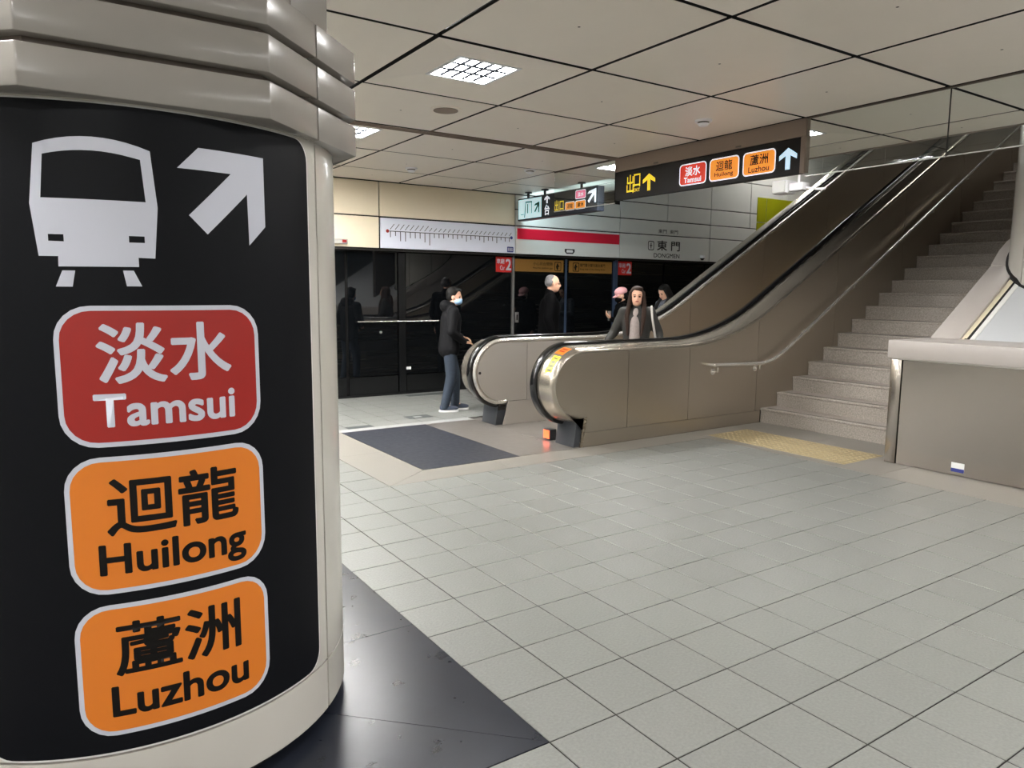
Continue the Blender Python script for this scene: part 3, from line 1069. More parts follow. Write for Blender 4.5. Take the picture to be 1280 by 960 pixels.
# ================================================================== SECOND COLUMN (by the stairs)
C2X, C2Y = 8.62, 2.80
col2 = thing('stair_column', 'round white column rising through the stone parapet beside the stairs', 'column', (C2X, C2Y, 0))
disc_solid('core', (C2X, C2Y, 3.4), CR - 0.03, 3.4, M['black_gap'], col2, 48)
for k in range(8):
    s0 = CIRC * k / 8 + 0.13
    ring_shell('cladding_panel', s0 + 0.006, s0 + CIRC / 8 - 0.006, 0.02, 3.4, CR - 0.025, CR, M['enamel'], col2, cx=C2X, cy=C2Y)

# ================================================================== ESCALATOR
E_C = (4.54, 0.62)
E_R = 0.41
E_X1, E_X2 = 5.9, 7.4
ARC_R = 3.0
E_END = 14.6
SL = radians(30)


def rail_path(d):
    """Side-view path (x, z, nx, nz) of the balustrade crest, offset inwards by d."""
    pts = []
    r = E_R - d
    for k in range(0, 37):
        a = radians(-78 - (192) * k / 36) if False else radians(-80 - (190.0 * k / 36))
        pts.append((E_C[0] + r * cos(a), E_C[1] + r * sin(a), cos(a), sin(a)))
    for x in (4.9, 5.3, 5.6):
        pts.append((x, E_C[1] + r, 0, 1))
    zc = E_C[1] + E_R + ARC_R
    for k in range(0, 13):
        a = radians(-90 + 30 * k / 12)
        pts.append((E_X1 + (ARC_R + d) * cos(a), zc + (ARC_R + d) * sin(a), -cos(a), -sin(a)))
    x0, z0 = pts[-1][0], pts[-1][1]
    for x in (9.0, 11.0, 13.0, E_END):
        pts.append((x, z0 + (x - x0) * tan(SL), -sin(SL), cos(SL)))
    return pts


def crest_z(x, d):
    """Height of the crest (offset d) above x, for x past the newel."""
    zc = E_C[1] + E_R + ARC_R
    if x <= E_X1:
        return E_C[1] + E_R - d
    xe = E_X1 + (ARC_R + d) * sin(SL)
    if x <= xe:
        return zc - sqrt((ARC_R + d) ** 2 - (x - E_X1) ** 2)
    return zc - (ARC_R + d) * cos(SL) + (x - xe) * tan(SL)


def sweep(name, profile, yin, sgn, m, parent):
    """Closed profile of (w, d): w across from the inner face, d in from the crest."""
    bm = bmesh.new()
    paths = [rail_path(d) for w, d in profile]
    n = len(paths[0])
    rows = []
    for i in range(n):
        rows.append([bm.verts.new((paths[k][i][0], yin + sgn * profile[k][0], paths[k][i][1])) for k in range(len(profile))])
    c = len(profile)
    for i in range(n - 1):
        for k in range(c):
            bm.faces.new((rows[i][k], rows[i][(k + 1) % c], rows[i + 1][(k + 1) % c], rows[i + 1][k]))
    bm.faces.new(rows[0])
    bm.faces.new(list(reversed(rows[-1])))
    return finish(name, bm, m, parent, smooth=40)


esc = thing('escalator', 'stainless steel escalator with black handrails climbing beside the stairs', 'escalator', (5.0, 6.45, 0))
FD = 0.085           # crest to face panel
W_ = 0.344
hand = [(0.028, 0.026), (0.028, 0.004), (0.036, -0.006), (0.052, -0.010), (0.090, -0.010), (0.106, -0.006), (0.114, 0.004), (0.114, 0.026), (0.104, 0.032), (0.038, 0.032)]
guide = [(0.040, 0.031), (0.100, 0.031), (0.100, 0.075), (0.040, 0.075)]
odeck = [(0.113, 0.030), (0.122, 0.024), (0.160, 0.026), (0.290, 0.040), (0.320, 0.048), (0.338, 0.064), (W_, FD), (W_ - 0.02, FD + 0.01), (0.113, 0.075)]
ideck = [(0.027, 0.030), (0.020, 0.028), (0.004, 0.042), (0.0, 0.052), (0.0, 0.066), (0.010, 0.078), (0.027, 0.078)]


def newel_arc(r, a0, a1, n=28):
    return [(E_C[0] + r * cos(radians(a0 + (a1 - a0) * k / n)), E_C[1] + r * sin(radians(a0 + (a1 - a0) * k / n))) for k in range(n + 1)]


def face_panels(yin, sgn, w0, w1, seams, m, d, zlow, name):
    r = E_R - d - 0.002
    ya, yb = yin + sgn * w0, yin + sgn * w1
    s0 = seams[0]
    foot = (4.605, 0.305)
    pts = newel_arc(r, -76, -270) + [(s0 - 0.003, crest_z(s0, d) - 0.002), (s0 - 0.003, zlow), (4.588, zlow), foot]
    prism(name, pts, 'y', ya, yb, m, esc)
    for a, b in zip(seams[:-1], seams[1:]):
        n = max(2, int((b - a) / 0.12))
        top = [(a + 0.003 + (b - a - 0.006) * k / n, 0) for k in range(n + 1)]
        top = [(x, crest_z(x, d) - 0.002) for x, _ in top]
        lo = [(b - 0.003, zlow if b < 7.5 else 0.01), (a + 0.003, zlow if a < 7.3 else 0.01)]
        if a < 7.3 and b > 7.5:
            lo = [(b - 0.003, zlow), (a + 0.003, zlow)]
        prism(name, top + lo, 'y', ya, yb, m if a < 6.0 or name == 'side_panel' else M['steel_mid'], esc)


for yin, sgn, mat_o, mat_i in ((5.90, -1, M['steel'], M['steel']), (7.00, 1, M['steel_dark'], M['steel_pale'])):
    sweep('handrail', hand, yin, sgn, M['rubber'], esc)
    sweep('handrail_guide', guide, yin, sgn, M['steel_dark'], esc)
    sweep('outer_deck', odeck, yin, sgn, M['deck'], esc)
    sweep('inner_deck', ideck, yin, sgn, M['chrome'], esc)
    face_panels(yin, sgn, W_ - 0.012, W_ - 0.001, [5.15, 6.05, 7.2, 8.7, 10.2, 11.7, 13.2, E_END], mat_o, FD, 0.145, 'side_panel')
    face_panels(yin, sgn, 0.002, 0.012, [4.884, 6.2, 7.6, 9.1, 10.6, 12.1, E_END], M['steel_pale'] if sgn > 0 else M['steel'], 0.078, 0.275, 'inner_panel')
    for nm, w0, w1, zt, mm in (('kick_plate', W_ - 0.014, W_ - 0.001, 0.141, mat_o), ('skirt_plate', 0.001, 0.014, 0.271, M['steel_pale'] if sgn > 0 else M['steel'])):
        top = [(4.55 + 0.135 * zt, zt), (4.55, 0.0)]
        prism(nm, [(4.552, 0.001), (7.29, 0.001), (7.29, zt), (4.552 + 0.27 * zt, zt)], 'y', yin + sgn * w0, yin + sgn * w1, mm, esc)
    # dark foot of the newel with the handrail inlet
    ya, yb = sorted((yin + sgn * 0.022, yin + sgn * 0.322))
    prism('foot_block', [(4.46, 0.0), (4.60, 0.0), (4.66, 0.30), (4.50, 0.30)], 'y', ya, yb, M['plastic_dark'], esc, bevel=0.006)
    prism('foot_side', [(4.53, 0.0), (4.555, 0.0), (4.61, 0.30), (4.575, 0.30)], 'y', yin + sgn * (W_ - 0.02), yin + sgn * (W_ - 0.0005), M['steel_dark'], esc)
    box('inlet_cover', 4.49, 4.60, yin + sgn * 0.07 - 0.06, yin + sgn * 0.07 + 0.06, 0.17, 0.27, M['rubber'], esc, bevel=0.012)
    # body between the two faces
    n = 40
    xs = [4.62 + (E_END - 4.62) * k / n for k in range(n + 1)]
    prism('inner_core', [(x, crest_z(x, 0.1) - 0.02) for x in xs] + [(E_END, 0.02), (4.62, 0.02)], 'y',
          yin + sgn * 0.03, yin + sgn * (W_ - 0.03), M['black_gap'], esc)
# key switch on the far newel
tube('key_switch', [(4.235, 7.004, 0.62), (4.235, 6.994, 0.62)], 0.016, M['ink'], esc, 14)
# landing plate, comb and steps
box('dark_reflection_plate', 2.792, 3.80, 5.556, 7.505, -0.012, 0.001, M['plate'], esc)  # part of the landing plate, coloured dark as if reflecting the doors
box('landing_plate', 3.803, 4.45, 5.556, 7.505, -0.012, 0.001, M['landing'], esc)
box('landing_plate', 4.454, 5.30, 5.90, 7.0, -0.012, 0.001, M['landing'], esc)
box('landing_plate', 4.454, 4.56, 5.556, 5.896, -0.012, 0.001, M['landing'], esc)
box('landing_plate', 4.454, 4.56, 7.004, 7.505, -0.012, 0.001, M['landing'], esc)
box('comb_plate', 5.302, 5.45, 5.93, 6.97, -0.012, 0.004, M['steel'], esc)


def step_z(x):
    if x < 6.3:
        return -0.004
    if x < 7.3:
        return (x - 6.3) ** 2 / 2 * tan(SL)
    return 0.5 * tan(SL) + (x - 7.3) * tan(SL)


for k in range(21):
    x0 = 5.452 + 0.4 * k
    z = step_z(x0)
    zn = step_z(x0 + 0.4)
    bm = bmesh.new()
    add_box(bm, x0, x0 + 0.398, 5.93, 6.97, z - 0.03, z)
    if zn - z > 0.01:
        add_box(bm, x0 + 0.385, x0 + 0.398, 5.93, 6.97, z, zn - 0.031)
    for q in range(26):
        y = 5.94 + q * 0.04
        add_box(bm, x0 + 0.01, x0 + 0.38, y, y + 0.018, z, z + 0.006)
    finish('escalator_step', bm, M['steel_dark'], esc)


# stickers on the near newel's outer deck
def deck_patch(name, a0, a1, w0, w1, m, parent, lift=0.0012, n=8):
    """Patch on the outer deck of the near balustrade between newel angles a0..a1."""
    def dd(w):
        pr = [(0.122, 0.024), (0.160, 0.026), (0.290, 0.040), (0.325, 0.052)]
        for (wa, da), (wb, db) in zip(pr[:-1], pr[1:]):
            if w <= wb:
                return da + (db - da) * (w - wa) / (wb - wa)
        return 0.064
    bm = bmesh.new()
    rows = []
    for k in range(n + 1):
        a = radians(a0 + (a1 - a0) * k / n)
        rows.append([bm.verts.new((E_C[0] + (E_R - dd(w) + lift) * cos(a), 5.90 - w, E_C[1] + (E_R - dd(w) + lift) * sin(a))) for w in (w0, w1)])
    for k in range(n):
        bm.faces.new((rows[k][0], rows[k][1], rows[k + 1][1], rows[k + 1][0]))
    return finish(name, bm, m, parent)


st = deck_patch('warning_sticker', 128, 158, 0.20, 0.295, M['sticker_yellow'], esc)
for k in range(4):
    a = 132 + k * 7
    deck_patch('lettering', a, a + 2.4, 0.215, 0.28, M['ink'], st, 0.002, 2)
so = deck_patch('caution_sticker', 104, 124, 0.17, 0.29, M['sticker_orange'], esc)
deck_patch('lettering', 108, 112, 0.19, 0.27, M['print_red'], so, 0.002, 2)
deck_patch('lettering', 115, 118, 0.19, 0.27, M['print_red'], so, 0.002, 2)
# direction indicator on the inner side of the near newel
t = thing('direction_indicator', 'glowing orange escalator indicator low behind the near newel foot', 'indicator lamp', (4.53, 6.06, 0))
box('housing', 4.47, 4.56, 5.985, 6.09, 0.0015, 0.115, M['plastic_dark'], t, bevel=0.006)
box('lamp', 4.462, 4.471, 5.99, 6.085, 0.02, 0.105, M['indicator'], t)

# ---- handrail of the stairs on the escalator's side ------------------------
hr = thing('stair_handrail', 'polished steel handrail bracketed to the escalator side above the stairs', 'handrail', (8.0, 5.5, 0))
yr = 5.475
z0 = 0.74
path = [(6.36, yr, z0 - 0.0), (7.12, yr, z0 - 0.02)]
for k in range(1, 9):
    x = 7.12 + 0.06 * k
    path.append((x, yr, z0 - 0.02 + (0.06 * k) ** 2 * 0.6))
xe, ze = path[-1][0], path[-1][2]
path += [(x, yr, ze + (x - xe) * 0.592) for x in (8.5, 10.0, 11.5, 13.0, 14.0)]
tube('rail', path, 0.022, M['chrome'], hr, 12)
tube('rail_return', [(6.36, yr, z0), (6.345, yr + 0.03, z0), (6.345, 5.556, z0)], 0.018, M['chrome'], hr, 10)


def rail_at(x):
    return ze + (x - xe) * 0.592 if x > xe else z0 - 0.02


for x in (6.42, 7.15, 8.05, 8.98, 9.9, 10.8, 11.7, 12.6):
    zz = rail_at(x)
    bm = bmesh.new()
    add_tube(bm, [(x, yr, zz - 0.01), (x, yr + 0.005, zz - 0.06), (x, 5.556, zz - 0.065)], 0.009, 8)
    add_tube(bm, [(x, 5.547, zz - 0.065), (x, 5.556, zz - 0.065)], 0.034, 14)
    finish('bracket', bm, M['chrome'], hr, smooth=40)

# ================================================================== STAIRS
stairs = thing('staircase', 'grey granite staircase climbing between the escalator and the stone parapet', 'stairs', (7.3, 4.6, 0))
NS = 25
RUN, RISE = 0.2985, 0.1725
for k in range(NS):
    x0, z0_ = 7.30 + k * RUN, k * RISE
    prof = [(x0, z0_ - 0.0), (x0, z0_ + RISE - 0.03), (x0 - 0.006, z0_ + RISE - 0.022), (x0 - 0.006, z0_ + RISE - 0.006), (x0, z0_ + RISE),
            (x0 + RUN + 0.03, z0_ + RISE), (x0 + RUN + 0.03, z0_)]
    s = prism('step', prof, 'y', 3.585, 5.553, M['stair'], stairs)
    for q in range(2):
        box('nosing_groove', x0 + 0.035 + q * 0.03, x0 + 0.047 + q * 0.03, 3.62, 5.50, z0_ + RISE - 0.002, z0_ + RISE + 0.0008, M['stair_groove'], s)
xt = 7.30 + NS * RUN
box('landing', xt + 0.03, 17.75, 3.585, 5.553, NS * RISE - 0.2, NS * RISE, M['stair'], stairs)

# ================================================================== PARAPET BLOCK
par = thing('stair_parapet', 'steel-clad stair parapet with white stone ledge and sloping coping', 'parapet', (6.8, 3.3, 0))
box('core', 6.57, 7.35, -8.9, 3.57, 0.0, 0.96, M['black_gap'], par)
box('corner_trim', 6.545, 6.565, 3.497, 3.597, 0.002, 0.955, M['steel_block'], par, bevel=0.004)
box('corner_return', 6.566, 7.288, 3.575, 3.597, 0.002, 0.955, M['steel_block'], par)
for a, b in ((1.30, 3.489), (-1.1, 1.292), (-3.5, -1.108), (-6.0, -3.508), (-8.9, -6.008)):
    box('steel_panel', 6.549, 6.568, a, b, 0.004, 0.955, M['steel_block'], par, bevel=0.002, seg=1)
box('shadow_rail', 6.54, 6.60, -8.9, 3.59, 0.955, 0.968, M['steel_pale'], par)
box('stone_ledge', 6.505, 7.40, -8.9, 3.612, 0.968, 1.128, M['marble'], par, bevel=0.006)
CS = 0.645           # slope of the coping


def cz(x):
    return 1.128 + (x - 7.20) * CS


# sloping coping, its chamfer, the black joint and the white side panel
XJ = 8.30
cop = prism('coping', [(7.20, cz(7.20)), (XJ - 0.004, cz(XJ)), (XJ - 0.004, cz(XJ) - 0.20), (7.20 + 0.16, cz(7.20) - 0.02)], 'y', 3.335, 3.60, M['marble'], par, bevel=0.012)
prism('coping_chamfer', [(7.22, cz(7.20) - 0.012), (XJ - 0.004, cz(XJ) - 0.026), (XJ - 0.004, cz(XJ) - 0.12), (7.36, cz(7.20) - 0.02)], 'y', 3.285, 3.336, M['wall_cream'], par, bevel=0.006)
pts_out = []
fl = []
for k in range(0, 11):
    x = XJ + 0.004 + k * 0.13
    dx = x - C2X
    ring = sqrt(max((CR + 0.13) ** 2 - dx * dx, 0)) if abs(dx) < CR + 0.13 else 0
    fl.append((x, max(3.60, C2Y + ring)))
bm = bmesh.new()
rows = []
for x, y in fl:
    zt = cz(x)
    rows.append([bm.verts.new((x, 3.20, zt - 0.22)), bm.verts.new((x, y, zt - 0.22)), bm.verts.new((x, y, zt)), bm.verts.new((x, 3.20, zt))])
for k in range(len(rows) - 1):
    for q in range(4):
        bm.faces.new((rows[k][q], rows[k + 1][q], rows[k + 1][(q + 1) % 4], rows[k][(q + 1) % 4]))
bm.faces.new(rows[0])
bm.faces.new(list(reversed(rows[-1])))
bmesh.ops.bevel(bm, geom=[e for e in bm.edges if e.is_manifold and e.calc_face_angle(0) > 0.6], offset=0.01, segments=2, affect='EDGES')
finish('coping', bm, M['marble'], par, smooth=30)
prism('coping', [(9.70, cz(9.70)), (14.8, cz(14.8)), (14.8, cz(14.8) - 0.25), (9.70, cz(9.70) - 0.25)], 'y', 3.30, 3.60, M['marble'], par, bevel=0.01)
prism('parapet_wall', [(7.36, 1.0), (14.8, 1.0), (14.8, cz(14.8) - 0.2), (7.36, cz(7.36) - 0.12)], 'y', 3.31, 3.58, M['marble'], par)
prism('joint', [(7.24, 1.129), (7.40, 1.129), (14.8, cz(14.8) - 0.16), (14.8, cz(14.8) - 0.06)], 'y', 3.262, 3.309, M['black_gap'], par)
prism('panel_edge', [(7.23, 1.129), (7.42, 1.129), (9.9, cz(9.9) - 0.14), (9.9, cz(9.9) - 0.035)], 'y', 3.215, 3.261, M['wall_pale'], par, bevel=0.004)
prism('sloping_panel', [(7.235, 1.129), (7.50, 1.129), (9.9, cz(9.9) - 0.17), (9.9, cz(9.9) - 0.04)], 'y', -2.0, 3.213, M['white_panel'], par)
# dark joint ring where the column meets the sloping panel and coping
bm = bmesh.new()
rows = []
for k in range(64):
    a = 2 * pi * k / 64
    ring = []
    for r, dz in ((CR + 0.001, -0.02), (CR + 0.022, -0.02), (CR + 0.022, 0.012), (CR + 0.001, 0.012)):
        x, y = C2X + r * cos(a), C2Y + r * sin(a)
        ring.append(bm.verts.new((x, y, cz(x) + (0.0 if y > 3.25 else -0.03) + dz)))
    rows.append(ring)
for k in range(64):
    for q in range(4):
        bm.faces.new((rows[k][q], rows[(k + 1) % 64][q], rows[(k + 1) % 64][(q + 1) % 4], rows[k][(q + 1) % 4]))
finish('column_joint', bm, M['black_gap'], par)
sk = box('sticker', 6.5475, 6.549, 2.905, 3.01, 0.035, 0.115, M['sticker_white'], par)
box('sticker_band', 6.547, 6.5478, 2.905, 3.01, 0.035, 0.066, M['sticker_blue'], sk)

# ================================================================== OVERHEAD SIGN AND GLASS
SX = 5.79
NX_U, NX_V = (0, -1, 0), (0, 0, 1)          # sign faces look towards -X; u runs towards -Y


def on_sign(name, bm2, x, m, parent, lift=0.0):
    return lay(name, bm2, (x, 0, 0), NX_U, NX_V, m, parent, lift)


def uy(y):
    return -y


sign = thing('overhead_sign', 'long black overhead sign with exit arrow and three destination plates', 'direction sign', (SX, 5.32, ZC))
box('fascia', SX - 0.01, SX + 0.055, 4.075, 6.56, 2.905, ZC, M['brown'], sign, bevel=0.004, seg=1)
box('end_trim', SX - 0.012, SX + 0.055, 4.075, 4.118, 2.59, 2.904, M['brown'], sign)
sb = box('sign_board', SX, SX + 0.05, 4.12, 6.555, 2.588, 2.904, M['sign_black'], sign, bevel=0.003, seg=1)
for y in (4.8, 5.9):
    box('hinge', SX - 0.016, SX - 0.008, y - 0.03, y + 0.03, 2.915, 2.93, M['enamel_dark'], sign)
XS = SX - 0.0012


def arrow_up(uc, vb, vt, w, stem):
    h = vt - vb
    k = stem * 1.35
    vw = vb + h * 0.50
    return [(uc - stem / 2, vb), (uc + stem / 2, vb), (uc + stem / 2, vt - 0.36 * h), (uc + w / 2 - 0.0, vw - 0.01), (uc + w / 2, vw + 0.17 * h),
            (uc, vt), (uc - w / 2, vw + 0.17 * h), (uc - w / 2, vw - 0.01), (uc - stem / 2, vt - 0.36 * h)]


on_sign('lettering', text2d('出', uy(6.36), uy(6.25), 2.648, 2.845, 0.012), XS, M['lit_yellow'], sb)
on_sign('lettering', text2d('口', uy(6.245), uy(6.145), 2.705, 2.845, 0.012), XS, M['lit_yellow'], sb)
on_sign('lettering', text2d('EXIT', uy(6.245), uy(6.145), 2.655, 2.69, 0.01), XS, M['lit_yellow'], sb)
on_sign('arrow', poly2d(arrow_up(uy(6.006), 2.645, 2.827, 0.19, 0.045)), XS, M['lit_yellow'], sb)
for cn, en, y1, y0, mm in (('淡水', 'Tamsui', 5.558, 5.194, 'lit_red'), ('迴龍', 'Huilong', 5.155, 4.790, 'lit_orange'), ('蘆洲', 'Luzhou', 4.746, 4.380, 'lit_orange')):
    a, b = uy(y1), uy(y0)
    on_sign('destination_plate', poly2d(rrect(a, b, 2.634, 2.852, 0.042)), XS, M['lit_white'], sb)
    on_sign('destination_plate', poly2d(rrect(a + 0.011, b - 0.011, 2.645, 2.841, 0.034)), XS - 0.0006, M[mm], sb)
    ink = M['lit_white'] if mm == 'lit_red' else M['print_black']
    c = (a + b) / 2
    on_sign('lettering', text2d(cn, c - 0.1, c + 0.1, 2.728, 2.82, 0.02), XS - 0.0012, ink, sb)
    on_sign('lettering', text2d(en, c - 0.115, c + 0.115, 2.662, 2.714, 0.02), XS - 0.0012, ink, sb)
on_sign('arrow', poly2d(arrow_up(uy(4.25), 2.64, 2.83, 0.185, 0.05)), XS, M['lit_blue'], sb)

# hanging glass smoke barrier: one pane left of the sign, two right of it
for y0, y1, lab in ((6.565, 7.73, 'hanging clear glass smoke barrier pane past the exit end of the overhead sign'),
                    (2.885, 4.068, 'hanging clear glass smoke barrier pane beside the white arrow end of the overhead sign'),
                    (1.69, 2.877, 'hanging clear glass smoke barrier pane over the steel parapet, second past the sign'),
                    (0.49, 1.682, 'hanging clear glass smoke barrier pane, third past the sign, out of the picture')):
    t = thing('glass_barrier', lab, 'glass pane', (SX, (y0 + y1) / 2, ZC), 'hanging glass smoke barrier panes')
    box('pane', SX + 0.0, SX + 0.010, y0, y1, 2.565, ZC - 0.004, M['glass'], t)
    box('bottom_edge', SX - 0.002, SX + 0.012, y0, y1, 2.556, 2.5645, M['metal_light'], t)
    box('top_channel', SX - 0.006, SX + 0.016, y0, y1, ZC - 0.010, ZC + 0.001, M['enamel_dark'], t)
    box('side_joint', SX - 0.001, SX + 0.011, y0 - 0.005, y0 - 0.0005, 2.565, ZC - 0.011, M['black_gap'], t)

# ---- second hanging sign beside the platform -------------------------------
HX = 6.56
hs = thing('hanging_sign', 'hanging lit sign with a white exit pictogram panel near the platform wall', 'direction sign', (HX, 8.8, ZC))
for y in (9.50, 9.07, 8.2):
    disc_solid('hanger_cap', (HX + 0.06, y, ZC), 0.055, 0.02, M['plastic_dark'], hs, 16)
    tube('hanger_rod', [(HX + 0.06, y, ZC - 0.015), (HX + 0.06, y, 2.96)], 0.02, M['plastic_dark'], hs, 10)
YL, YR_ = 9.70, 7.78
bx = box('sign_box', HX, HX + 0.12, YR_, YL, 2.63, 2.965, M['lit_dark'], hs, bevel=0.004, seg=1)
HXS = HX - 0.0012
on_sign('exit_panel', poly2d([(uy(9.68), 2.652), (uy(9.07), 2.652), (uy(9.07), 2.945), (uy(9.68), 2.945)]), HXS, M['lit_panel'], bx)
box('exit_panel', HX + 0.1201, HX + 0.1215, 8.98, 9.68, 2.652, 2.945, M['lit_back'], bx)
box('exit_panel', HX + 0.1201, HX + 0.1215, 7.85, 8.60, 2.652, 2.945, M['lit_back'], bx)
# running-out door pictogram and arrow in green
u = uy(9.52)
on_sign('pictogram', poly2d([(u, 2.67), (u + 0.02, 2.67), (u + 0.045, 2.89), (u + 0.19, 2.885), (u + 0.19, 2.72), (u + 0.205, 2.72), (u + 0.205, 2.905), (u + 0.03, 2.91)]), HXS - 0.001, M['lit_green'], bx)
on_sign('pictogram', poly2d([(u + 0.08, 2.73), (u + 0.105, 2.73), (u + 0.105, 2.87), (u + 0.08, 2.87)]), HXS - 0.001, M['lit_green'], bx)
on_sign('pictogram', poly2d([(u - 0.09, 2.715), (u - 0.01, 2.715), (u - 0.01, 2.725), (u - 0.09, 2.725)]), HXS - 0.001, M['lit_green'], bx)
A7 = [(0.0, 0.62), (0.18, 0.80), (1.0, 0.95), (1.0, 0.0), (0.82, 0.0), (0.78, 0.55), (0.22, 0.02), (0.06, 0.16), (0.6, 0.68)]
on_sign('pictogram', poly2d([(u + 0.26 + 0.14 * a, 2.72 + 0.17 * b) for a, b in A7][::-1]), HXS - 0.001, M['lit_green'], bx)
on_sign('arrow', poly2d(arrow_up(uy(8.93), 2.835, 2.945, 0.13, 0.035)), HXS, M['lit_white'], bx)
on_sign('lettering', text2d('台', uy(8.99), uy(8.87), 2.665, 2.815, 0.015), HXS, M['lit_white'], bx)
on_sign('lettering', text2d('出口', uy(8.74), uy(8.53), 2.70, 2.85, 0.012), HXS, M['lit_yellow'], bx)
for cn, y1, y0, z0, z1, mm in (('淡水', 8.26, 8.03, 2.825, 2.945, 'lit_pink'), ('迴龍', 8.49, 8.27, 2.685, 2.805, 'lit_orange'), ('蘆洲', 8.26, 8.03, 2.685, 2.805, 'lit_orange')):
    a, b = uy(y1), uy(y0)
    on_sign('destination_plate', poly2d(rrect(a, b, z0, z1, 0.024, 4)), HXS, M['lit_white'], bx)
    on_sign('destination_plate', poly2d(rrect(a + 0.009, b - 0.009, z0 + 0.009, z1 - 0.009, 0.018, 4)), HXS - 0.0006, M[mm], bx)
    on_sign('lettering', text2d(cn, a + 0.05, b - 0.05, z0 + 0.03, z1 - 0.03, 0.02), HXS - 0.0012, M['lit_white'] if mm == 'lit_pink' else M['print_black'], bx)
on_sign('arrow', poly2d([(uy(8.0) + 0.19 * a, 2.745 + 0.20 * b) for a, b in A7][::-1]), HXS, M['lit_white'], bx)

# ---- CCTV camera under the ceiling edge ------------------------------------
t = thing('security_camera', 'white boxy security camera hanging below the overhead sign by the escalator', 'camera', (7.2, 5.35, 2.7))
bm = bmesh.new()
add_box(bm, 7.12, 7.30, 5.22, 5.42, 2.645, 2.785)
bmesh.ops.bevel(bm, geom=bm.edges[:], offset=0.008, segments=2, affect='EDGES')
finish('housing', bm, M['cctv'], t, smooth=30)
box('lens_hood', 7.10, 7.118, 5.24, 5.40, 2.655, 2.775, M['wall_pale'], t, bevel=0.004)
box('rear_block', 7.15, 7.28, 5.05, 5.218, 2.665, 2.745, M['cctv'], t, bevel=0.006)
tube('arm', [(7.22, 5.14, 2.74), (7.22, 5.14, ZC - 0.002)], 0.016, M['cctv'], t, 10)
tube('conduit', [(7.22, 5.06, 2.69), (7.24, 4.94, 2.665), (7.26, 4.84, 2.66)], 0.012, M['cctv'], t, 8)

# ================================================================== PEOPLE
def capsules(segs):
    """Mesh of overlapping tapered capsules: (p0, p1, r0, r1)."""
    bm = bmesh.new()
    for p0, p1, r0, r1 in segs:
        p0, p1 = Vector(p0), Vector(p1)
        for p, r in ((p0, r0), (p1, r1)):
            bmesh.ops.create_icosphere(bm, subdivisions=2, radius=r, matrix=Matrix.Translation(p))
        d = p1 - p0
        L = d.length
        if L > 1e-4:
            q = d.to_track_quat('Z', 'Y').to_matrix().to_4x4()
            m4 = Matrix.Translation((p0 + p1) / 2) @ q
            bmesh.ops.create_cone(bm, cap_ends=True, segments=14, radius1=r0, radius2=r1, depth=L, matrix=m4)
    return bm


def ellipsoid(bm, c, r, rot=None):
    m4 = Matrix.Translation(c) @ (rot.to_4x4() if rot else Matrix.Identity(4)) @ Matrix.Diagonal((r[0], r[1], r[2], 1))
    bmesh.ops.create_icosphere(bm, subdivisions=3, radius=1.0, matrix=m4)


def blob(name, bm, m, parent, voxel=0.012, smooth=4):
    """One continuous skin over the overlapping pieces in bm."""
    me = bpy.data.meshes.new(name)
    bm.to_mesh(me)
    bm.free()
    o = bpy.data.objects.new(name, me)
    COL.objects.link(o)
    r = o.modifiers.new('remesh', 'REMESH')
    r.mode = 'VOXEL'
    r.voxel_size = voxel
    s = o.modifiers.new('smooth', 'SMOOTH')
    s.factor = 0.5
    s.iterations = smooth
    dg = bpy.context.evaluated_depsgraph_get()
    new = bpy.data.meshes.new_from_object(o.evaluated_get(dg))
    bpy.data.objects.remove(o)
    bpy.data.meshes.remove(me)
    new.name = name
    new.shade_smooth()
    new.materials.clear()
    new.materials.append(m)
    ob = bpy.data.objects.new(name, new)
    COL.objects.link(ob)
    ob.parent = parent
    return ob


def local_obj(name, bm, m, parent, smooth=40):
    o = finish(name, bm, m, None, smooth=smooth)
    o.parent = parent
    return o


def hand(wrist, direction, normal, side, s=1.0, curl=0.35):
    """Palm, four unequal fingers and a thumb as capsules."""
    w, d, n = Vector(wrist), Vector(direction).normalized(), Vector(normal).normalized()
    x = d.cross(n).normalized() * side          # towards the thumb
    n = x.cross(d).normalized() * side
    out = []
    for k in (-1.2, -0.4, 0.4, 1.2):
        out.append((w + x * 0.012 * k, w + d * 0.085 * s + x * 0.019 * k, 0.015 * s, 0.013 * s))
    for k, L in ((1.35, 0.072), (0.45, 0.082), (-0.45, 0.076), (-1.35, 0.058)):
        b = w + d * 0.085 * s + x * 0.0205 * k
        m1 = b + (d * cos(curl) - n * sin(curl)) * L * 0.55 * s
        e = m1 + (d * cos(curl * 2.2) - n * sin(curl * 2.2)) * L * 0.5 * s
        out.append((b, m1, 0.0095 * s, 0.0088 * s))
        out.append((m1, e, 0.0088 * s, 0.0075 * s))
    b = w + d * 0.03 * s + x * 0.028
    m1 = b + (d * 0.55 + x * 0.8 - n * 0.15).normalized() * 0.04 * s
    e = m1 + (d * 0.85 + x * 0.35 - n * 0.3).normalized() * 0.032 * s
    out += [(b, m1, 0.013 * s, 0.011 * s), (m1, e, 0.011 * s, 0.009 * s)]
    return out


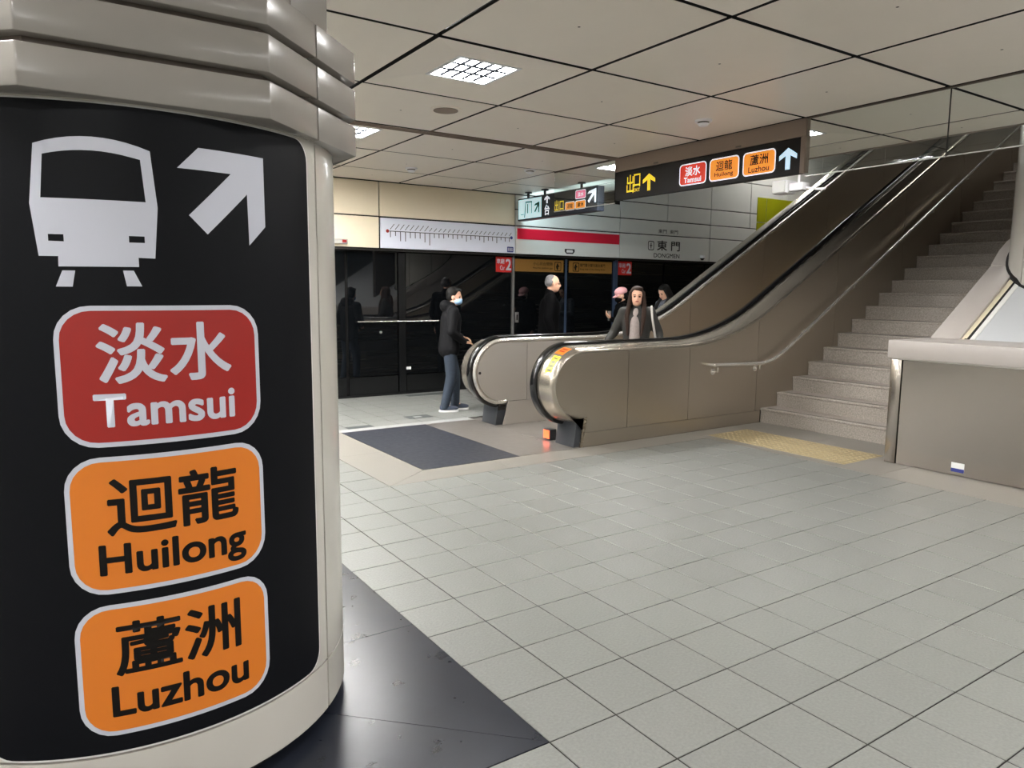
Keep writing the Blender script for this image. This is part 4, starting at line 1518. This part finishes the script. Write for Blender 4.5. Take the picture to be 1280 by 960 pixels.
def human(name, label, loc, heading, H, m, arms, feet, head_turn=0.0, head_nod=0.0, hair='short', lean=0.0, group=None,
          female=False, hood=False, mask=None, cap=None, open_coat=None, knees=None, bag=False):
    """heading: world direction (x, y) faced. Local frame: x forward, y to the person's left, z up."""
    k = H / 1.735
    root = tag(empty('person', loc, atan2(heading[1], heading[0])), label, 'person', group)
    V = lambda x, y, z: Vector((x * k, y * k, z * k))
    L = lean
    sw = 0.165 if female else 0.185
    pelvis, waist, chest, neck = V(0, 0, 0.93), V(L * 0.4, 0, 1.08), V(L * 0.8, 0, 1.28), V(L * 1.1 - 0.01, 0, 1.44)
    hc = V(L * 1.3 + 0.03, 0, 1.585)
    R3 = Matrix.Rotation(head_turn, 3, 'Z') @ Matrix.Rotation(head_nod, 3, 'Y')
    HP = lambda x, y, z: hc + R3 @ (Vector((x, y, z)) * k)
    sh = {s: V(L * 0.95, s * sw, 1.385) for s in (1, -1)}
    body = []
    body += [(pelvis + V(0, .05, 0), pelvis + V(0, -.05, 0), .12 * k, .12 * k), (pelvis, waist, .12 * k, .115 * k), (waist, chest, .115 * k, .125 * k),
             (chest + V(0, .06, .02), chest + V(0, -.06, .02), .115 * k, .115 * k), (chest, neck, .1 * k, .058 * k), (neck, hc - V(0.015, 0, .05), .056 * k, .055 * k),
             (sh[1], sh[-1], .062 * k, .062 * k)]
    arm_pts = {}
    for s in (1, -1):
        el, wr, hd, hn = arms[s]
        el, wr = V(*el), V(*wr)
        arm_pts[s] = (el, wr)
        body += [(sh[s], el, .052 * k, .04 * k), (el, wr, .039 * k, .026 * k)]
        body += hand(wr, hd, hn, s * (1 if True else -1), k)
    leg_pts = {}
    for s in (1, -1):
        hip = V(0, s * .088, .89)
        an = V(feet[s][0], feet[s][1], 0.085 + (feet[s][2] if len(feet[s]) > 2 else 0))
        kn = V(*knees[s]) if knees else (hip + an) / 2 + V(.035, 0, .02)
        leg_pts[s] = (hip, kn, an)
        body += [(hip, kn, .082 * k, .055 * k), (kn, kn * 0.6 + an * 0.4, .055 * k, .056 * k), (kn * 0.6 + an * 0.4, an, .056 * k, .038 * k), (an, an + V(.13, 0, -.05), .036 * k, .026 * k)]
    bm = capsules(body)
    # skull, jaw, nose, brow, ears
    for c, r in (((-.012, 0, .03), (.098, .077, .092)), ((.025, 0, -.035), (.068, .060, .080)), ((.045, 0, -.085), (.035, .032, .026))):
        ellipsoid(bm, HP(*c), [a * k for a in r], R3)
    ellipsoid(bm, HP(.098, 0, -.022), [.016 * k, .013 * k, .022 * k], R3)
    ellipsoid(bm, HP(.093, 0, -.004), [.010 * k, .009 * k, .030 * k], R3)
    ellipsoid(bm, HP(.075, 0, .022), [.014 * k, .05 * k, .010 * k], R3)
    for s in (1, -1):
        ellipsoid(bm, HP(-.005, s * .077, -.01), [.020 * k, .010 * k, .032 * k], R3)
    b = blob('body', bm, m['skin'], root, 0.0075, 3)
    for s in (1, -1):
        e = bmesh.new()
        ellipsoid(e, HP(.079, s * .031, .0), [.010 * k, .014 * k, .008 * k], R3)
        local_obj('eye', e, M['eye'], root, 'all')
        e = bmesh.new()
        ellipsoid(e, HP(.083, s * .032, .023), [.008 * k, .02 * k, .004 * k], R3)
        local_obj('eyebrow', e, m['hair'], root, 'all')
    if not mask:
        e = bmesh.new()
        ellipsoid(e, HP(.086, 0, -.058), [.010 * k, .022 * k, .008 * k], R3)
        local_obj('mouth', e, M['lips'], root, 'all')
    else:
        e = bmesh.new()
        ellipsoid(e, HP(.045, 0, -.055), [.072 * k, .066 * k, .052 * k], R3)
        ellipsoid(e, HP(.092, 0, -.035), [.026 * k, .026 * k, .03 * k], R3)
        mk = blob('face_mask', e, mask, root, 0.008, 3)
        e = bmesh.new()
        for s in (1, -1):
            add_tube(e, [HP(.05, s * .066, -.03), HP(.0, s * .083, .012)], .003 * k, 5)
        local_obj('mask_strap', e, M['sticker_white'], root)
    # hair
    e = bmesh.new()
    if hair == 'bald':
        ellipsoid(e, HP(-.035, 0, .022), [.080 * k, .081 * k, .072 * k], R3)
        ellipsoid(e, HP(-.028, 0, .05), [.080 * k, .072 * k, .078 * k], R3)
    else:
        ellipsoid(e, HP(-.045, 0, .0), [.075 * k, .084 * k, .085 * k], R3)
        if not cap:
            ellipsoid(e, HP(-.028, 0, .045), [.100 * k, .087 * k, .095 * k], R3)
            ellipsoid(e, HP(.03, .02, .098), [.055 * k, .055 * k, .03 * k], R3)
        if hair == 'long':
            for s in (1, -1):
                for q in range(4):
                    a = HP(.015 - .03 * q, s * (.078 - .006 * q), .05)
                    m1 = HP(.015 - .03 * q, s * (.094 - .004 * q), -.09)
                    m2 = neck + V(.115 - .06 * q, s * .105, -.10)
                    end = neck + V(.150 - .075 * q, s * (.085 + .01 * q), -.33 + .02 * q)
                    tmp = capsules([(a, m1, .024 * k, .028 * k), (m1, m2, .028 * k, .034 * k), (m2, end, .034 * k, .016 * k)])
                    tme_ = bpy.data.meshes.new('t')
                    tmp.to_mesh(tme_)
                    tmp.free()
                    e.from_mesh(tme_)
                    bpy.data.meshes.remove(tme_)
            ellipsoid(e, neck + V(-.09, 0, -.06), [.05 * k, .10 * k, .17 * k])
    blob('hair', e, m['hair'], root, 0.009, 3)
    # upper garment
    g = .020 if not female else .016
    top = [(pelvis + V(0, .055, -.06), pelvis + V(0, -.055, -.06), (.125 + g) * k, (.125 + g) * k), (pelvis + V(0, 0, -.04), waist, (.13 + g) * k, (.122 + g) * k), (waist, chest, (.122 + g) * k, (.128 + g) * k),
           (pelvis + V(0, .055, -.06), waist + V(0, .04, 0), (.122 + g) * k, (.11 + g) * k), (pelvis + V(0, -.055, -.06), waist + V(0, -.04, 0), (.122 + g) * k, (.11 + g) * k),
           (waist + V(0, .04, 0), chest + V(0, .06, .02), (.11 + g) * k, (.115 + g) * k), (waist + V(0, -.04, 0), chest + V(0, -.06, .02), (.11 + g) * k, (.115 + g) * k),
           (chest, neck - V(0, 0, .02), (.105 + g) * k, (.055 + g) * k), (sh[1], sh[-1], (.062 + g) * k, (.062 + g) * k), (neck - V(0, 0, .02), neck + V(.005, 0, .03), (.06 + g * .6) * k, (.058 + g * .5) * k)]
    for s in (1, -1):
        el, wr = arm_pts[s]
        cuff = wr + (el - wr) * 0.06
        top += [(sh[s], el, (.056 + g) * k, (.045 + g) * k), (el, cuff, (.044 + g) * k, (.030 + g * .8) * k)]
    tb_ = capsules(top)
    if hood:
        ellipsoid(tb_, neck + V(-.085, 0, .02), [.075 * k, .125 * k, .085 * k])
        ellipsoid(tb_, neck + V(-.03, 0, .035), [.09 * k, .115 * k, .05 * k])
    blob('jacket', tb_, m['top'], root, 0.011, 4)
    if open_coat:
        fr = capsules([(pelvis + V(.085, 0, -.05), waist + V(.095, 0, 0), .075 * k, .075 * k), (waist + V(.095, 0, 0), chest + V(.085, 0, .0), .075 * k, .072 * k), (chest + V(.085, 0, 0), neck + V(.045, 0, -.03), .07 * k, .045 * k)])
        blob('inner_top', fr, open_coat, root, 0.011, 4)
    # trousers and shoes
    tr = [(pelvis + V(0, .05, -.02), pelvis + V(0, -.05, -.03), .128 * k, .128 * k)]
    for s in (1, -1):
        hip, kn, an = leg_pts[s]
        tr += [(hip, kn, .098 * k, .075 * k), (kn, an + V(-.005, 0, -.015), .075 * k, .062 * k)]
    blob('trousers', capsules(tr), m['legs'], root, 0.011, 4)
    for s in (1, -1):
        an = leg_pts[s][2]
        z = an.z - 0.085 * k
        e = bmesh.new()
        ellipsoid(e, an + V(.06, 0, -.036), [.135 * k, .048 * k, .042 * k])
        ellipsoid(e, an + V(-.02, 0, -.02), [.055 * k, .045 * k, .06 * k])
        geom = e.verts[:] + e.edges[:] + e.faces[:]
        sh_ = blob('shoe', e, m['shoe'], root, 0.009, 3)
        bs = bmesh.new()
        pts = []
        for q in range(20):
            a = 2 * pi * q / 20
            pts.append((an.x + .055 * k + .138 * k * cos(a), an.y + (.047 + .006 * cos(a)) * k * sin(a)))
        v0 = [bs.verts.new((p[0], p[1], z + 0.001)) for p in pts]
        v1 = [bs.verts.new((p[0], p[1], z + 0.028 * k)) for p in pts]
        bs.faces.new(v0)
        bs.faces.new(v1)
        for q in range(20):
            bs.faces.new((v0[q], v0[(q + 1) % 20], v1[(q + 1) % 20], v1[q]))
        so_ = finish('sole', bs, m['sole'], None)
        so_.parent = sh_
    if cap:
        e = bmesh.new()
        ellipsoid(e, HP(-.016, 0, .066), [.110 * k, .096 * k, .074 * k], R3)
        ellipsoid(e, HP(-.016, 0, .045), [.110 * k, .096 * k, .030 * k], R3)
        cp = blob('cap', e, cap, root, 0.009, 2)
        e = bmesh.new()
        rows = []
        for q in range(9):
            y = (-1 + 2 * q / 8) * .075
            x1 = .075 + .075 * (1 - (y / .075) ** 2)
            rows.append([e.verts.new(HP(x, y, zz - abs(y) * .35 - (x - .05) * .45)) for x, zz in ((.045, .052), (x1, .052), (x1, .044), (.045, .044))])
        for q in range(8):
            for w_ in range(4):
                e.faces.new((rows[q][w_], rows[q + 1][w_], rows[q + 1][(w_ + 1) % 4], rows[q][(w_ + 1) % 4]))
        e.faces.new(rows[0])
        e.faces.new(rows[-1])
        br = finish('cap_brim', e, cap, None, smooth=30)
        br.parent = root
    if bag:
        e = bmesh.new()
        add_tube(e, [sh[1] + V(.03, .02, .085), sh[1] + V(.13, .05, -.06), sh[1] + V(.10, .09, -.30), sh[1] + V(0, .11, -.42)], .014 * k, 8)
        add_tube(e, [sh[1] + V(.03, .02, .085), sh[1] + V(-.10, .05, -.06), sh[1] + V(-.10, .09, -.30), sh[1] + V(0, .11, -.42)], .014 * k, 8)
        local_obj('bag_strap', e, M['bag_white'], root)
        e = bmesh.new()
        add_box(e, -.14 * k, .14 * k, (sw + .075) * k, (sw + .135) * k, .70 * k, .98 * k)
        bmesh.ops.bevel(e, geom=e.edges[:], offset=0.02, segments=3, affect='EDGES')
        local_obj('shoulder_bag', e, M['bag_white'], root)
    return root


ARMS_DOWN = {1: ((-.02, .24, 1.12), (.06, .23, .88), (.1, 0, -1), (0, 1, 0)), -1: ((-.02, -.24, 1.12), (.06, -.23, .88), (.1, 0, -1), (0, -1, 0))}
FEET = {1: (0.0, .10), -1: (0.02, -.10)}
BLACKS = dict(skin=M['skin'], hair=M['hair_black'], top=M['cloth_black'], legs=M['cloth_black'], shoe=M['cloth_black'], sole=M['cloth_black'])

human('person', 'person in black hooded jacket, blue jeans and face mask standing beside the escalator end', (4.50, 8.20, 0.0), (0.93, -0.36), 1.60,
      dict(skin=M['skin'], hair=M['hair_black'], top=M['jacket_black'], legs=M['jeans'], shoe=M['shoe'], sole=M['sole']),
      {1: ((.03, .27, 1.13), (.20, .11, 1.02), (.8, -.6, -.1), (0, .3, 1)), -1: ((.0, -.27, 1.12), (.20, -.14, .97), (.9, .4, -.1), (0, -.3, 1))},
      {1: (.10, .08), -1: (-.07, -.08)}, head_turn=-0.40, head_nod=0.12, lean=0.04, hood=True, mask=M['mask'],
      knees={1: (.10, .085, .49), -1: (.02, -.085, .49)})
human('person', 'person with greying receding hair and black clothes in front of the ochre door banners', (6.22, 8.40, 0.0), (0.83, -0.55), 1.80,
      dict(BLACKS, hair=M['hair_grey']), ARMS_DOWN, FEET, head_turn=0.15, hair='bald', lean=0.02)
human('person', 'person with long brown hair, grey coat and white shoulder bag stepping off the escalator', (6.00, 6.36, 0.006), (-0.80, -0.60), 1.62,
      dict(skin=M['skin'], hair=M['hair_brown'], top=M['coat_grey'], legs=M['cloth_black'], shoe=M['shoe'], sole=M['sole']),
      {1: ((-.06, .27, 1.13), (.06, .32, 1.0), (.2, .2, -1), (0, 1, 0)), -1: ((.04, -.28, 1.13), (.20, -.33, 1.03), (1, -.25, -.1), (0, .2, 1))},
      {1: (-.12, .09), -1: (.16, -.09)}, head_turn=0.22, hair='long', female=True, open_coat=M['top_taupe'], bag=True)
human('person', 'person in a pink cap, black mask and black clothes behind the one with brown hair', (7.80, 8.60, 0.0), (-0.86, 0.40), 1.625,
      BLACKS, {1: ((.08, .25, 1.14), (.22, .12, 1.20), (.5, -.3, .5), (1, 0, 0)), -1: ARMS_DOWN[-1]}, FEET, head_turn=0.1, head_nod=0.25, hair='short', mask=M['cloth_black'], cap=M['cap_pink'], female=True)
human('person', 'person with long black hair and patterned grey jacket looking down behind the escalator', (8.80, 8.60, 0.0), (-0.90, 0.10), 1.68,
      dict(BLACKS, top=M['jacket_pattern']), {1: ((.10, .24, 1.14), (.30, .10, 1.16), (1, -.3, .2), (0, 0, 1)), -1: ((.10, -.24, 1.14), (.30, -.10, 1.16), (1, .3, .2), (0, 0, 1))},
      FEET, head_turn=0.05, head_nod=0.45, hair='long', lean=0.05, female=True)
